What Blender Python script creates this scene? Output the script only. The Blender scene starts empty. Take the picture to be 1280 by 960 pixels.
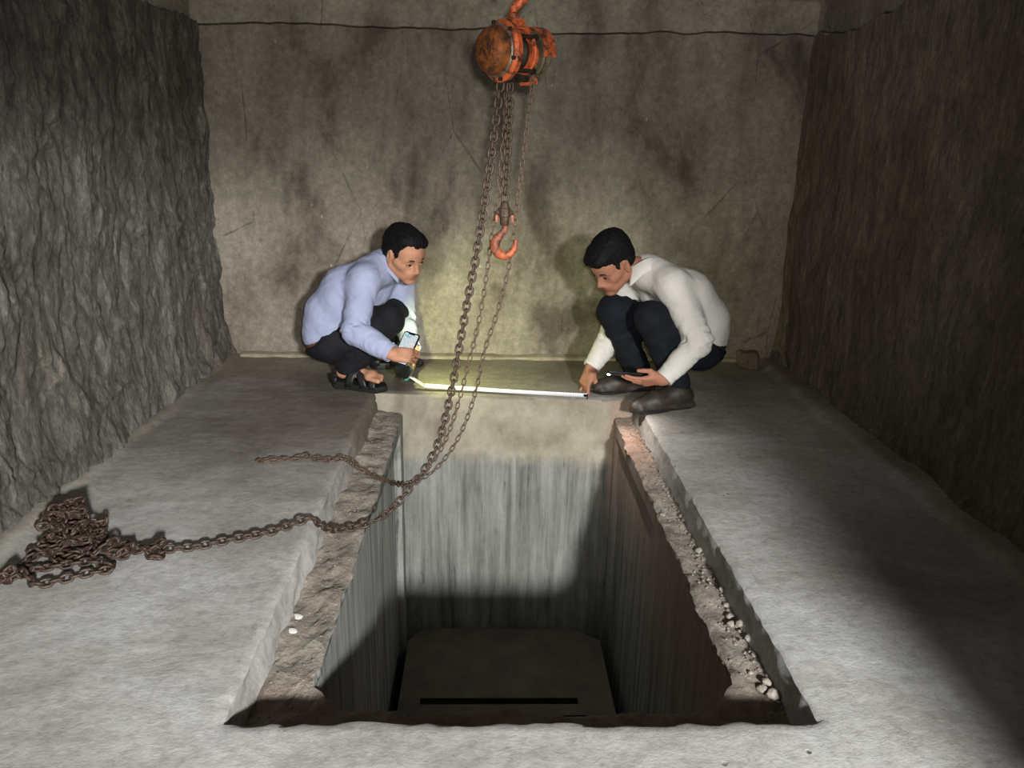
import bpy, bmesh, math, random
import numpy as np
from mathutils import Vector, Matrix

random.seed(7)
rng = np.random.default_rng(7)
scene = bpy.context.scene
col = scene.collection
PI = math.pi

# ------------------------------------------------------------------ camera
cam_data = bpy.data.cameras.new('camera')
cam_data.sensor_width = 36.0
cam_data.lens = 965.0 / 1280.0 * 36.0
cam_data.clip_start = 0.02
cam = bpy.data.objects.new('camera', cam_data)
col.objects.link(cam)
vp = ((612 - 640) / 965.0, (177 - 480) / 965.0, 1.0)          # direction of the room's depth seen by the lens
Yc = Vector(vp).normalized()
rr = math.radians(1.2)
dn = Vector((-math.sin(rr), math.cos(rr), 0))
w = dn * Yc.z + Vector((0, 0, 1)) * (-dn.dot(Yc))
Zc = -w.normalized()
Xc = Yc.cross(Zc)
if Xc.x < 0:
    Xc = -Xc
right = Vector((Xc.x, Yc.x, Zc.x)); down = Vector((Xc.y, Yc.y, Zc.y)); fwd = Vector((Xc.z, Yc.z, Zc.z))
cam.matrix_world = Matrix(((right.x, -down.x, -fwd.x, 0), (right.y, -down.y, -fwd.y, 0),
                           (right.z, -down.z, -fwd.z, 1.0), (0, 0, 0, 1)))
scene.camera = cam

# ------------------------------------------------------------------ world, lights, exposure
world = bpy.data.worlds.new('world'); scene.world = world
world.use_nodes = True
bg = world.node_tree.nodes['Background']
bg.inputs[0].default_value = (1.0, 0.975, 0.94, 1)
bg.inputs[1].default_value = 0.15


def spot(name, loc, target, power, colour, size_deg, blend, radius):
    d = bpy.data.lights.new(name, 'SPOT')
    d.energy = power; d.color = colour; d.spot_size = math.radians(size_deg); d.spot_blend = blend
    d.shadow_soft_size = radius
    o = bpy.data.objects.new(name, d); col.objects.link(o)
    o.location = loc
    o.rotation_euler = (Vector(target) - Vector(loc)).to_track_quat('-Z', 'Y').to_euler()
    return o


# the work lamp in the passage behind the photographer; the doorway's right jamb trims its beam
spot('work_lamp_light', (0.875, -1.9, 1.43), (-0.10, 0.75, 0.0), 1480, (0.985, 0.995, 1.0), 64, 1.0, 0.11)
# fill light added beside the lens, brightening the far wall and the hoist
spot('added_fill_light', (0.035, -0.01, 1.05), (0.03, 3.6, 1.02), 155, (1.0, 0.97, 0.93), 76, 1.0, 0.02)
scene.view_settings.view_transform = 'Standard'
scene.view_settings.look = 'None'
scene.view_settings.gamma = 1.0
scene.view_settings.use_curve_mapping = False
scene.view_settings.exposure = 0.0


# ------------------------------------------------------------------ node materials
def srgb(r, g, b):
    f = lambda c: c / 12.92 if c <= 0.04045 else ((c + 0.055) / 1.055) ** 2.4
    return (f(r / 255.0), f(g / 255.0), f(b / 255.0), 1.0)


class NT:
    def __init__(self, name):
        self.m = bpy.data.materials.new(name); self.m.use_nodes = True
        self.t = self.m.node_tree; self.n = self.t.nodes; self.l = self.t.links
        self.b = self.n['Principled BSDF']
        self.tc = self.n.new('ShaderNodeTexCoord')

    def mapping(self, scale=(1, 1, 1), rot=(0, 0, 0), loc=(0, 0, 0)):
        m = self.n.new('ShaderNodeMapping')
        m.inputs['Scale'].default_value = scale; m.inputs['Rotation'].default_value = rot; m.inputs['Location'].default_value = loc
        self.l.new(self.tc.outputs['Object'], m.inputs['Vector'])
        return m.outputs[0]

    def noise(self, vec, scale, detail=6, rough=0.6, dist=0.0):
        n = self.n.new('ShaderNodeTexNoise')
        n.inputs['Scale'].default_value = scale; n.inputs['Detail'].default_value = detail
        n.inputs['Roughness'].default_value = rough; n.inputs['Distortion'].default_value = dist
        self.l.new(vec, n.inputs['Vector'])
        return n.outputs['Fac']

    def voronoi(self, vec, scale, feature='F1'):
        n = self.n.new('ShaderNodeTexVoronoi'); n.feature = feature
        n.inputs['Scale'].default_value = scale
        self.l.new(vec, n.inputs['Vector'])
        return n.outputs['Distance']

    def ramp(self, fac, stops):
        r = self.n.new('ShaderNodeValToRGB')
        e = r.color_ramp.elements
        while len(e) < len(stops):
            e.new(0.5)
        for i, (p, c) in enumerate(stops):
            e[i].position = p
            e[i].color = c if len(c) == 4 else (*c, 1)
        self.l.new(fac, r.inputs[0])
        return r.outputs[0]

    def mix(self, fac, a, b, mode='MIX'):
        m = self.n.new('ShaderNodeMix'); m.data_type = 'RGBA'; m.blend_type = mode
        for sock, v in ((m.inputs[0], fac), (m.inputs[6], a), (m.inputs[7], b)):
            if isinstance(v, bpy.types.NodeSocket):
                self.l.new(v, sock)
            else:
                sock.default_value = v
        return m.outputs[2]

    def math(self, op, a, b=0.0):
        m = self.n.new('ShaderNodeMath'); m.operation = op
        for sock, v in ((m.inputs[0], a), (m.inputs[1], b)):
            if isinstance(v, bpy.types.NodeSocket):
                self.l.new(v, sock)
            else:
                sock.default_value = v
        return m.outputs[0]

    def axis(self, i):
        s = self.n.new('ShaderNodeSeparateXYZ'); self.l.new(self.tc.outputs['Object'], s.inputs[0])
        return s.outputs[i]

    def bump(self, h, strength, dist=0.01, prev=None):
        b = self.n.new('ShaderNodeBump')
        b.inputs['Strength'].default_value = strength; b.inputs['Distance'].default_value = dist
        self.l.new(h, b.inputs['Height'])
        if prev is not None:
            self.l.new(prev, b.inputs['Normal'])
        return b.outputs[0]

    def done(self, color=None, rough=0.9, metal=0.0, normal=None, spec=0.3):
        if color is not None:
            if isinstance(color, bpy.types.NodeSocket):
                self.l.new(color, self.b.inputs['Base Color'])
            else:
                self.b.inputs['Base Color'].default_value = color
        if isinstance(rough, bpy.types.NodeSocket):
            self.l.new(rough, self.b.inputs['Roughness'])
        else:
            self.b.inputs['Roughness'].default_value = rough
        self.b.inputs['Metallic'].default_value = metal
        self.b.inputs['Specular IOR Level'].default_value = spec
        if normal is not None:
            self.l.new(normal, self.b.inputs['Normal'])
        return self.m


def mat_concrete_wall(name, dark, mid, light, streak=3.0, warm=None):
    t = NT(name)
    big = t.noise(t.mapping((1, 1, 0.55)), 2.6, 5, 0.6, 0.4)
    c = t.ramp(big, [(0.38, dark), (0.47, mid), (0.62, light)])
    st = t.noise(t.mapping((5, 5, 1.3)), 2.0, 8, 0.72, 0.5)
    c = t.mix(t.ramp(st, [(0.42, (0, 0, 0)), (0.75, (0.8, 0.8, 0.8))]), c, (0.62, 0.58, 0.53, 1), 'MULTIPLY') if streak > 1 else c
    fine = t.noise(t.mapping((1, 1, 1)), 38, 8, 0.75)
    c = t.mix(0.55, c, t.ramp(fine, [(0.32, (0.30, 0.29, 0.27)), (0.52, (0.8, 0.79, 0.77)), (0.72, (1.45, 1.42, 1.36))]), 'MULTIPLY')
    pores = t.voronoi(t.mapping((1, 1, 1)), 55)
    big2 = t.noise(t.mapping((1, 1, 1)), 14, 3, 0.5)
    pm = t.math('MULTIPLY', t.ramp(pores, [(0.06, (1, 1, 1)), (0.16, (0, 0, 0))]), t.ramp(big2, [(0.55, (0, 0, 0)), (0.66, (1, 1, 1))]))
    c = t.mix(t.math('MULTIPLY', pm, 0.5), c, (0.03, 0.028, 0.024, 1))
    h = t.math('ADD', t.math('MULTIPLY', fine, 0.7), t.math('MULTIPLY', t.noise(t.mapping((1, 1, 1)), 9, 6, 0.6), 1.0))
    h = t.math('SUBTRACT', h, t.math('MULTIPLY', pm, 0.6))
    ed = t.voronoi(t.mapping((2.2, 2.2, 0.9), (0, 0.1, 0.2)), 1.3, 'DISTANCE_TO_EDGE')     # hairline shrinkage cracks
    ed = t.math('ADD', ed, t.math('MULTIPLY', t.math('SUBTRACT', t.noise(t.mapping((1, 1, 1)), 12, 6, 0.7), 0.5), 0.05))
    ck = t.math('MULTIPLY', t.ramp(t.math('ABSOLUTE', ed), [(0.002, (1, 1, 1)), (0.007, (0, 0, 0))]), t.ramp(t.noise(t.mapping((1, 1, 1)), 3, 2, 0.5), [(0.52, (0, 0, 0)), (0.6, (1, 1, 1))]))
    c = t.mix(t.math('MULTIPLY', ck, 0.6), c, (0.03, 0.027, 0.022, 1))
    wh = t.math('MULTIPLY', t.ramp(t.voronoi(t.mapping((1, 1, 0.6)), 21), [(0.05, (1, 1, 1)), (0.12, (0, 0, 0))]), t.ramp(t.noise(t.mapping((1, 1, 1)), 5, 2, 0.5), [(0.56, (0, 0, 0)), (0.62, (1, 1, 1))]))
    c = t.mix(t.math('MULTIPLY', wh, 0.45), c, (0.55, 0.53, 0.48, 1))
    return t.done(c, 0.92, 0, t.bump(h, 0.75, 0.012))


def mat_rough(name, dark, mid, light, amt=0.9):
    t = NT(name)
    a = t.noise(t.mapping((3.0, 3.0, 1.0)), 5.0, 8, 0.7, 0.8)
    c = t.ramp(a, [(0.30, dark), (0.52, mid), (0.72, light)])
    b = t.noise(t.mapping((1, 1, 0.7)), 1.8, 4, 0.5, 0.3)
    c = t.mix(t.ramp(b, [(0.42, (0, 0, 0)), (0.66, (0.8, 0.8, 0.8))]), c, (0.74, 0.66, 0.60, 1), 'MULTIPLY')
    f = t.noise(t.mapping((2.2, 2.2, 1)), 42, 9, 0.8)
    c = t.mix(0.7, c, t.ramp(f, [(0.32, (0.2, 0.19, 0.18)), (0.5, (0.8, 0.8, 0.78)), (0.72, (1.7, 1.68, 1.6))]), 'MULTIPLY')
    n0 = t.bump(t.voronoi(t.mapping((2.4, 2.4, 1.0), (0.15, 0, 0)), 13), amt * 0.7, 0.02)
    n1 = t.bump(a, amt, 0.04, n0)
    return t.done(c, 0.95, 0, t.bump(f, 0.8, 0.012, n1))


def mat_floor(name):
    t = NT(name)
    a = t.noise(t.mapping((1, 1, 1)), 2.2, 6, 0.6, 0.5)
    c = t.ramp(a, [(0.30, srgb(138, 134, 127)), (0.5, srgb(168, 166, 160)), (0.70, srgb(192, 191, 188))])
    # darker brown patch with a shape of its own on the left slab, near the loose end of the hand chain
    vm = t.n.new('ShaderNodeVectorMath'); vm.operation = 'DISTANCE'
    t.l.new(t.mapping((0.75, 1.0, 0.0)), vm.inputs[0]); vm.inputs[1].default_value = (-0.50, 2.72, 0)
    d = t.math('ADD', vm.outputs['Value'], t.math('MULTIPLY', t.noise(t.mapping((1, 1, 1)), 4, 6, 0.6), 0.5))
    c = t.mix(t.ramp(d, [(0.42, (1, 1, 1)), (1.0, (0, 0, 0))]), c, (0.40, 0.36, 0.31, 1), 'MULTIPLY')
    # darker, browner towards the back wall and the foot of the side walls
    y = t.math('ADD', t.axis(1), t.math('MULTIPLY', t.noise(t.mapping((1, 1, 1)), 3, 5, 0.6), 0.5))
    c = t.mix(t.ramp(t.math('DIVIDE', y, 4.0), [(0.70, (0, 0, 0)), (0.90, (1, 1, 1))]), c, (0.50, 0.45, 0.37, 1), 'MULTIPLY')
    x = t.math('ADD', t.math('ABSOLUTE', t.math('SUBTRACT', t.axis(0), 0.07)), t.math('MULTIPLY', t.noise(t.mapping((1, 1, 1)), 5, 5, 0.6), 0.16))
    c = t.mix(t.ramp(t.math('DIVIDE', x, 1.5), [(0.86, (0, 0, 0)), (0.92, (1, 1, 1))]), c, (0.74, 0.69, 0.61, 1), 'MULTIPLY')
    f = t.noise(t.mapping((1, 1.2, 1)), 34, 9, 0.8)
    c = t.mix(0.6, c, t.ramp(f, [(0.32, (0.42, 0.40, 0.38)), (0.52, (0.92, 0.91, 0.9)), (0.74, (1.3, 1.3, 1.29))]), 'MULTIPLY')
    ed = t.voronoi(t.mapping((1.6, 1.0, 1)), 2.1, 'DISTANCE_TO_EDGE')
    ed = t.math('ADD', ed, t.math('MULTIPLY', t.math('SUBTRACT', t.noise(t.mapping((1, 1, 1)), 9, 8, 0.8), 0.5), 0.22))
    ck = t.math('MULTIPLY', t.ramp(t.math('ABSOLUTE', ed), [(0.002, (1, 1, 1)), (0.008, (0, 0, 0))]), t.ramp(t.noise(t.mapping((1, 1, 1)), 4.3, 3, 0.6), [(0.55, (0, 0, 0)), (0.62, (1, 1, 1))]))
    c = t.mix(t.math('MULTIPLY', ck, 0.22), c, (0.07, 0.062, 0.05, 1))
    sp = t.voronoi(t.mapping((1, 1, 1)), 16)
    sm = t.math('MULTIPLY', t.ramp(sp, [(0.05, (1, 1, 1)), (0.10, (0, 0, 0))]), t.ramp(t.noise(t.mapping((1, 1, 1)), 7, 2, 0.5), [(0.58, (0, 0, 0)), (0.64, (1, 1, 1))]))
    c = t.mix(t.math('MULTIPLY', sm, 0.7), c, (0.10, 0.085, 0.07, 1))
    h = t.math('ADD', t.math('MULTIPLY', f, 0.9), t.math('MULTIPLY', t.noise(t.mapping((1, 1.25, 1)), 9, 10, 0.75, 0.6), 0.8))
    h = t.math('SUBTRACT', h, t.math('ADD', t.math('MULTIPLY', ck, 0.3), t.math('MULTIPLY', sm, 0.8)))
    return t.done(c, 0.88, 0, t.bump(h, 0.5, 0.008))


def mat_simple(name, c1, c2=None, scale=30, rough=0.6, metal=0.0, bump=0.0, detail=5, spec=0.4, dist=0.004):
    t = NT(name)
    c2 = c2 or c1
    n = t.noise(t.mapping((1, 1, 1)), scale, detail, 0.65)
    c = t.ramp(n, [(0.35, c1), (0.65, c2)])
    return t.done(c, rough, metal, t.bump(n, bump, dist) if bump > 0 else None, spec)


def mat_rust(name, base, base2, rust, lo, hi, rough=0.7, metal=0.2):
    t = NT(name)
    n = t.noise(t.mapping((1, 1, 1)), 26, 8, 0.75, 0.5)
    f = t.noise(t.mapping((1, 1, 1)), 140, 4, 0.7)
    c = t.ramp(t.noise(t.mapping((1, 1, 1)), 60, 3, 0.6), [(0.35, base), (0.65, base2)])
    c = t.mix(t.ramp(n, [(lo, (0, 0, 0)), (hi, (1, 1, 1))]), c, t.ramp(f, [(0.3, rust), (0.7, tuple(min(1, 2.2 * v) for v in rust[:3]) + (1,))]))
    return t.done(c, rough, metal, t.bump(f, 0.5, 0.002))


def mat_emit(name, colour, strength):
    t = NT(name)
    t.b.inputs['Base Color'].default_value = colour
    t.b.inputs['Emission Color'].default_value = colour
    t.b.inputs['Emission Strength'].default_value = strength
    return t.m


M = {}
M['wall_back'] = mat_concrete_wall('plaster grey brown', srgb(96, 87, 77), srgb(134, 125, 112), srgb(153, 145, 131))
M['wall_upper'] = mat_concrete_wall('board marked concrete', srgb(118, 110, 98), srgb(146, 139, 124), srgb(166, 159, 143), 1)
M['wall_left'] = mat_rough('rough sprayed concrete grey', srgb(78, 75, 68), srgb(124, 120, 111), srgb(168, 164, 154), 1.0)
M['wall_right'] = mat_rough('rough sprayed concrete brown', srgb(92, 84, 72), srgb(128, 117, 102), srgb(156, 144, 126), 0.6)
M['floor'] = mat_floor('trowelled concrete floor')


def mat_ledge():
    t = NT('crumbly ledge mortar')
    a = t.noise(t.mapping((1, 1, 1)), 14, 8, 0.7, 0.4)
    c = t.ramp(a, [(0.3, srgb(104, 94, 84)), (0.5, srgb(140, 130, 118)), (0.72, srgb(172, 164, 152))])
    # reddish patch at the far right of the ledge
    vm = t.n.new('ShaderNodeVectorMath'); vm.operation = 'DISTANCE'
    t.l.new(t.mapping((1, 0.5, 0)), vm.inputs[0]); vm.inputs[1].default_value = (0.56, 1.36, 0)
    d = t.math('ADD', vm.outputs['Value'], t.math('MULTIPLY', t.noise(t.mapping((1, 1, 1)), 20, 5, 0.6), 0.16))
    c = t.mix(t.ramp(d, [(0.10, (0.5, 0.5, 0.5)), (0.25, (0, 0, 0))]), c, srgb(158, 108, 84))
    d2 = t.math('ADD', t.axis(1), t.math('MULTIPLY', t.noise(t.mapping((1, 1, 1)), 16, 5, 0.6), 0.1))
    c = t.mix(t.ramp(t.math('DIVIDE', d2, 2.0), [(0.675, (0.5, 0.5, 0.5)), (0.72, (0, 0, 0))]), c, srgb(104, 78, 60))
    f = t.noise(t.mapping((1, 1, 1)), 70, 6, 0.7)
    c = t.mix(0.5, c, t.ramp(f, [(0.3, (0.5, 0.5, 0.5)), (0.55, (0.95, 0.95, 0.95)), (0.8, (1.2, 1.2, 1.2))]), 'MULTIPLY')
    return t.done(c, 0.95, 0, t.bump(t.math('ADD', a, t.math('MULTIPLY', f, 0.4)), 0.9, 0.014))


def mat_pit(far):
    t = NT('pit wall concrete')
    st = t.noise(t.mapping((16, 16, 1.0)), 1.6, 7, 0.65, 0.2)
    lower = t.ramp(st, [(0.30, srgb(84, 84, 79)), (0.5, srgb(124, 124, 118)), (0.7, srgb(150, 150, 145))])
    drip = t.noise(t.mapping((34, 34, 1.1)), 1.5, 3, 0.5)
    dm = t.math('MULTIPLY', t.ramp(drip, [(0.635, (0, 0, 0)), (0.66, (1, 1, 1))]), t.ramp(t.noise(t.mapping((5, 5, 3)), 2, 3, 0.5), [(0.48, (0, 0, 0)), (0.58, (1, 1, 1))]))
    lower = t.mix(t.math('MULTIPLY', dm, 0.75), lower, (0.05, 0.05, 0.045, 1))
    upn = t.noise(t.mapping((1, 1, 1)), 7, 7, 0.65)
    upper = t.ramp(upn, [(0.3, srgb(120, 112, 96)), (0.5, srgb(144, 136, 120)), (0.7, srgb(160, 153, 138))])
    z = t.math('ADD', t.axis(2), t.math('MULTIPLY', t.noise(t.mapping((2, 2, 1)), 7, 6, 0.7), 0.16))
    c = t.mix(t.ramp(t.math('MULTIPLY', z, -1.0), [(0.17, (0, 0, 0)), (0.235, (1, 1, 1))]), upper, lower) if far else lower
    # reddish torchlight painted into the upper band of the right side wall
    xr = t.ramp(t.axis(0), [(0.50, (0, 0, 0)), (0.52, (1, 1, 1))])
    zr = t.ramp(t.math('MULTIPLY', z, -1.0), [(0.2, (0.6, 0.6, 0.6)), (0.6, (0, 0, 0))])
    c = t.mix(t.math('MULTIPLY', xr, zr), c, srgb(150, 124, 108))
    f = t.noise(t.mapping((1, 1, 0.6)), 45, 6, 0.7)
    c = t.mix(0.4, c, t.ramp(f, [(0.3, (0.6, 0.6, 0.6)), (0.6, (1, 1, 1))]), 'MULTIPLY')
    return t.done(c, 0.9, 0, t.bump(t.math('ADD', f, t.math('MULTIPLY', st, 0.6)), 0.35, 0.006))


M['ledge'] = mat_ledge()
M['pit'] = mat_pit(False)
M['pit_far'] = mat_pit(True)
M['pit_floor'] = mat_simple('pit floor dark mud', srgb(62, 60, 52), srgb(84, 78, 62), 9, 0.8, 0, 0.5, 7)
M['grit'] = mat_simple('mortar grit', srgb(100, 91, 81), srgb(142, 133, 121), 60, 0.95, 0, 0.3)
M['stone'] = mat_simple('pale stone', srgb(120, 112, 101), srgb(164, 156, 144), 40, 0.95, 0, 0.4)
M['plaster_chip'] = mat_simple('white plaster chip', srgb(176, 173, 168), srgb(206, 203, 198), 40, 0.95)
M['trim'] = mat_simple('dusty mortar kerb', srgb(120, 111, 94), srgb(150, 141, 122), 14, 0.95, 0, 0.6, 7, 0.2, 0.01)
M['chain_rust'] = mat_rust('rusty chain steel', srgb(62, 52, 45), srgb(98, 84, 74), srgb(50, 35, 27), 0.42, 0.6, 0.55, 0.45)
M['chain_dark'] = mat_rust('dark chain steel', srgb(62, 52, 42), srgb(88, 74, 62), srgb(60, 40, 28), 0.45, 0.65, 0.55, 0.45)
M['chain_thin'] = mat_rust('thin rusty chain steel', srgb(88, 74, 62), srgb(116, 99, 84), srgb(62, 46, 36), 0.42, 0.6, 0.55, 0.4)
M['hoist_orange'] = mat_rust('chipped orange paint', srgb(208, 104, 56), srgb(176, 82, 48), srgb(58, 36, 26), 0.46, 0.58, 0.5, 0.1)
M['hook_orange'] = mat_rust('chipped hook paint', srgb(172, 90, 56), srgb(146, 72, 44), srgb(58, 40, 31), 0.42, 0.56, 0.55, 0.1)
M['hoist_brown'] = mat_rust('rust brown cover', srgb(146, 82, 36), srgb(112, 66, 34), srgb(44, 30, 22), 0.46, 0.6, 0.6, 0.2)
M['steel_rim'] = mat_rust('worn steel rim', srgb(150, 142, 128), srgb(120, 112, 100), srgb(60, 44, 34), 0.52, 0.66, 0.4, 0.7)
M['hoist_dark'] = mat_rust('greasy black steel', srgb(36, 32, 28), srgb(54, 48, 40), srgb(50, 36, 26), 0.5, 0.65, 0.6, 0.5)
M['hoist_olive'] = mat_rust('dusty hand wheel', srgb(72, 66, 46), srgb(98, 90, 66), srgb(48, 40, 28), 0.5, 0.65, 0.7, 0.3)
M['beam'] = mat_rust('old steel beam', srgb(70, 60, 52), srgb(92, 80, 68), srgb(66, 42, 30), 0.4, 0.6, 0.7, 0.4)

# ------------------------------------------------------------------ object helpers


def mesh_obj(name, verts, faces, mat=None, parent=None, smooth=True):
    me = bpy.data.meshes.new(name)
    verts = np.asarray(verts, dtype=np.float32)
    if isinstance(faces, np.ndarray) and faces.ndim == 2:
        k = faces.shape[1]
        me.vertices.add(len(verts)); me.vertices.foreach_set('co', verts.ravel())
        me.loops.add(faces.size); me.loops.foreach_set('vertex_index', faces.astype(np.int32).ravel())
        me.polygons.add(len(faces))
        me.polygons.foreach_set('loop_start', np.arange(0, faces.size, k, dtype=np.int32))
        me.polygons.foreach_set('loop_total', np.full(len(faces), k, dtype=np.int32))
        me.update(calc_edges=True)
    else:
        me.from_pydata([tuple(map(float, v)) for v in verts], [], [tuple(map(int, f)) for f in faces])
    me.polygons.foreach_set('use_smooth', np.full(len(me.polygons), bool(smooth)))
    o = bpy.data.objects.new(name, me)
    col.objects.link(o)
    if mat is not None:
        me.materials.append(mat)
    if parent is not None:
        o.parent = parent
    return o


def bm_obj(name, bm, mat=None, parent=None, smooth=False, autosmooth=None):
    me = bpy.data.meshes.new(name)
    bmesh.ops.recalc_face_normals(bm, faces=bm.faces[:])
    if autosmooth is not None:
        for f in bm.faces:
            f.smooth = True
        for e in bm.edges:
            if len(e.link_faces) == 2 and e.calc_face_angle(0) > autosmooth:
                e.smooth = False
    bm.to_mesh(me); bm.free()
    if smooth:
        me.polygons.foreach_set('use_smooth', np.full(len(me.polygons), True))
    if mat is not None:
        me.materials.append(mat)
    o = bpy.data.objects.new(name, me); col.objects.link(o)
    if parent is not None:
        o.parent = parent
    return o


def empty(name, loc=(0, 0, 0)):
    o = bpy.data.objects.new(name, None); col.objects.link(o)
    o.location = loc; o.empty_display_size = 0.05
    return o


def tag(o, label, cat, group=None):
    o['label'] = label; o['category'] = cat
    if group:
        o['group'] = group
    return o


def struct(o):
    o['kind'] = 'structure'
    return o


def world_parent(o, parent):
    """Parent o under an Empty that only carries a location, keeping world coordinates."""
    o.parent = parent
    o.matrix_parent_inverse = Matrix.Translation(-Vector(parent.location))
    return o


# ------------------------------------------------------------------ value noise in numpy
def _hash(ix, iy, iz, seed):
    h = (ix.astype(np.int64) * 374761393 + iy.astype(np.int64) * 668265263 + iz.astype(np.int64) * 2147483647 + seed * 1274126177) & 0xFFFFFFFF
    h = ((h ^ (h >> 13)) * 1274126177) & 0xFFFFFFFF
    return ((h ^ (h >> 16)) & 0xFFFF).astype(np.float32) / 32767.5 - 1.0


def vnoise(P, seed=0):
    P = np.asarray(P, dtype=np.float32)
    i = np.floor(P).astype(np.int32); f = P - i
    u = f * f * (3 - 2 * f)
    x, y, z = i[..., 0], i[..., 1], i[..., 2]
    ux, uy, uz = u[..., 0], u[..., 1], u[..., 2]
    r = 0
    for dx in (0, 1):
        wx = ux if dx else 1 - ux
        for dy in (0, 1):
            wy = uy if dy else 1 - uy
            for dz in (0, 1):
                wz = uz if dz else 1 - uz
                r = r + wx * wy * wz * _hash(x + dx, y + dy, z + dz, seed)
    return r


def fbm(P, octaves=4, seed=0, gain=0.5):
    P = np.asarray(P, dtype=np.float32)
    a, r = 1.0, 0
    for o in range(octaves):
        r = r + a * vnoise(P * (2.03 ** o) + 17.3 * o, seed + o)
        a *= gain
    return r


def ridged(P, octaves=4, seed=0, gain=0.5):
    P = np.asarray(P, dtype=np.float32)
    a, r = 1.0, 0
    for o in range(octaves):
        r = r + a * (1 - 2 * np.abs(vnoise(P * (2.03 ** o) + 11.7 * o, seed + o)))
        a *= gain
    return r


def grid_faces(nu, nv):
    i = np.arange((nu - 1) * (nv - 1)); a = (i // (nv - 1)) * nv + i % (nv - 1)
    return np.stack([a, a + nv, a + nv + 1, a + 1], 1)


# ------------------------------------------------------------------ setting: room shell
XL, XR, YB, YN = -1.252, 1.395, 3.616, -0.35
ZL = 1.435            # the rough lining ends here, the older board-marked wall goes on above
ZT = 2.35
RX0, RX1, RY0, RY1 = -0.462, 0.610, 1.148, 3.0      # recess around the shaft
LZ = -0.087                                        # its ledge
PX0, PX1, PY0, PY1 = -0.352, 0.531, 1.281, 3.0      # the shaft
PZ = -1.098                                        # its floor


def axis_with(lo, hi, step, marks):
    pts = sorted(set([lo, hi] + [m for m in marks if lo < m < hi]))
    out = [pts[0]]
    for a, b in zip(pts[:-1], pts[1:]):
        n = max(1, int(round((b - a) / step)))
        out += list(a + (b - a) * np.arange(1, n + 1) / n)
    return np.array(out)


# floor slab with the recess left open, edges chipped
gx = axis_with(XL - 0.06, XR + 0.06, 0.014, [RX0, RX1])
gy = axis_with(-0.6, YB + 0.06, 0.014, [RY0, RY1])
GX, GY = np.meshgrid(gx, gy, indexing='ij')
P = np.stack([GX, GY, np.zeros_like(GX)], -1)


def edge_wobble(x, y):
    """lateral chipping of the slab edge around the recess"""
    q = np.stack([x * 9, y * 9, np.zeros_like(x) + 3.3], -1)
    q2 = np.stack([x * 40, y * 40, np.zeros_like(x) + 1.3], -1)
    return 0.006 * fbm(q, 3, 5), 0.005 * vnoise(q2, 9)


inb = (GX >= RX0 - 1e-6) & (GX <= RX1 + 1e-6) & (GY >= RY0 - 1e-6) & (GY <= RY1 + 1e-6)
onb = inb & ((np.abs(GX - RX0) < 1e-6) | (np.abs(GX - RX1) < 1e-6) | (np.abs(GY - RY0) < 1e-6) | (np.abs(GY - RY1) < 1e-6))
e1, e2 = edge_wobble(GX, GY)
wob = e1 + e2
sx = np.where(np.abs(GX - RX0) < 1e-6, -1, np.where(np.abs(GX - RX1) < 1e-6, 1, 0)) * onb
sy = np.where(np.abs(GY - RY0) < 1e-6, -1, np.where(np.abs(GY - RY1) < 1e-6, 1, 0)) * onb
nearb = np.where(np.abs(GY - RY0) < 1e-6, 1.7, 1.0)
P[..., 0] += sx * (np.abs(wob) * 1.0 + 0.002)
P[..., 1] += sy * np.where(sy > 0, 0.25, nearb) * (wob * 0.9)
dz = 0.0022 * fbm(np.stack([GX * 4, GY * 5, 0 * GX], -1), 4, 21) + 0.0010 * ridged(np.stack([GX * 13, GY * 15, 0 * GX], -1), 3, 33, 0.6)
drop = np.where(onb, -0.006 - 0.4 * np.abs(e2), 0)
P[..., 2] += dz * 0.8 + drop
# low mortar shoulders along the side walls, one rounded step each
for xe, s in ((XL + 0.05, 1), (XR - 0.085, -1)):
    dd = (xe - GX) * s + 0.012 * fbm(np.stack([GY * 4, 0 * GX, 0 * GX + s], -1), 3, 50)
    P[..., 2] += 0.016 * np.clip(dd / 0.03 + 0.5, 0, 1)
def skew(x):
    return 0.062 * np.clip((0.52 - x) / 0.98, 0, 1.0) * np.clip((x + 0.75) / 0.25, 0, 1)


P[..., 1] += skew(P[..., 0]) * np.where(GY >= RY1 - 1e-6, np.clip(1 - (GY - RY1) / 0.5, 0, 1), np.where((GX < RX0 + 1e-6) | (GX > RX1 - 1e-6), np.clip(1 - (RY1 - GY) / 0.6, 0, 1), 0))
F = grid_faces(len(gx), len(gy))
cx = 0.5 * (gx[:-1] + gx[1:]); cy = 0.5 * (gy[:-1] + gy[1:])
CX, CY = np.meshgrid(cx, cy, indexing='ij')
keep = ~((CX > RX0) & (CX < RX1) & (CY > RY0) & (CY < RY1))
floor = struct(mesh_obj('floor', P.reshape(-1, 3), F[keep.ravel()], M['floor']))

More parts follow.
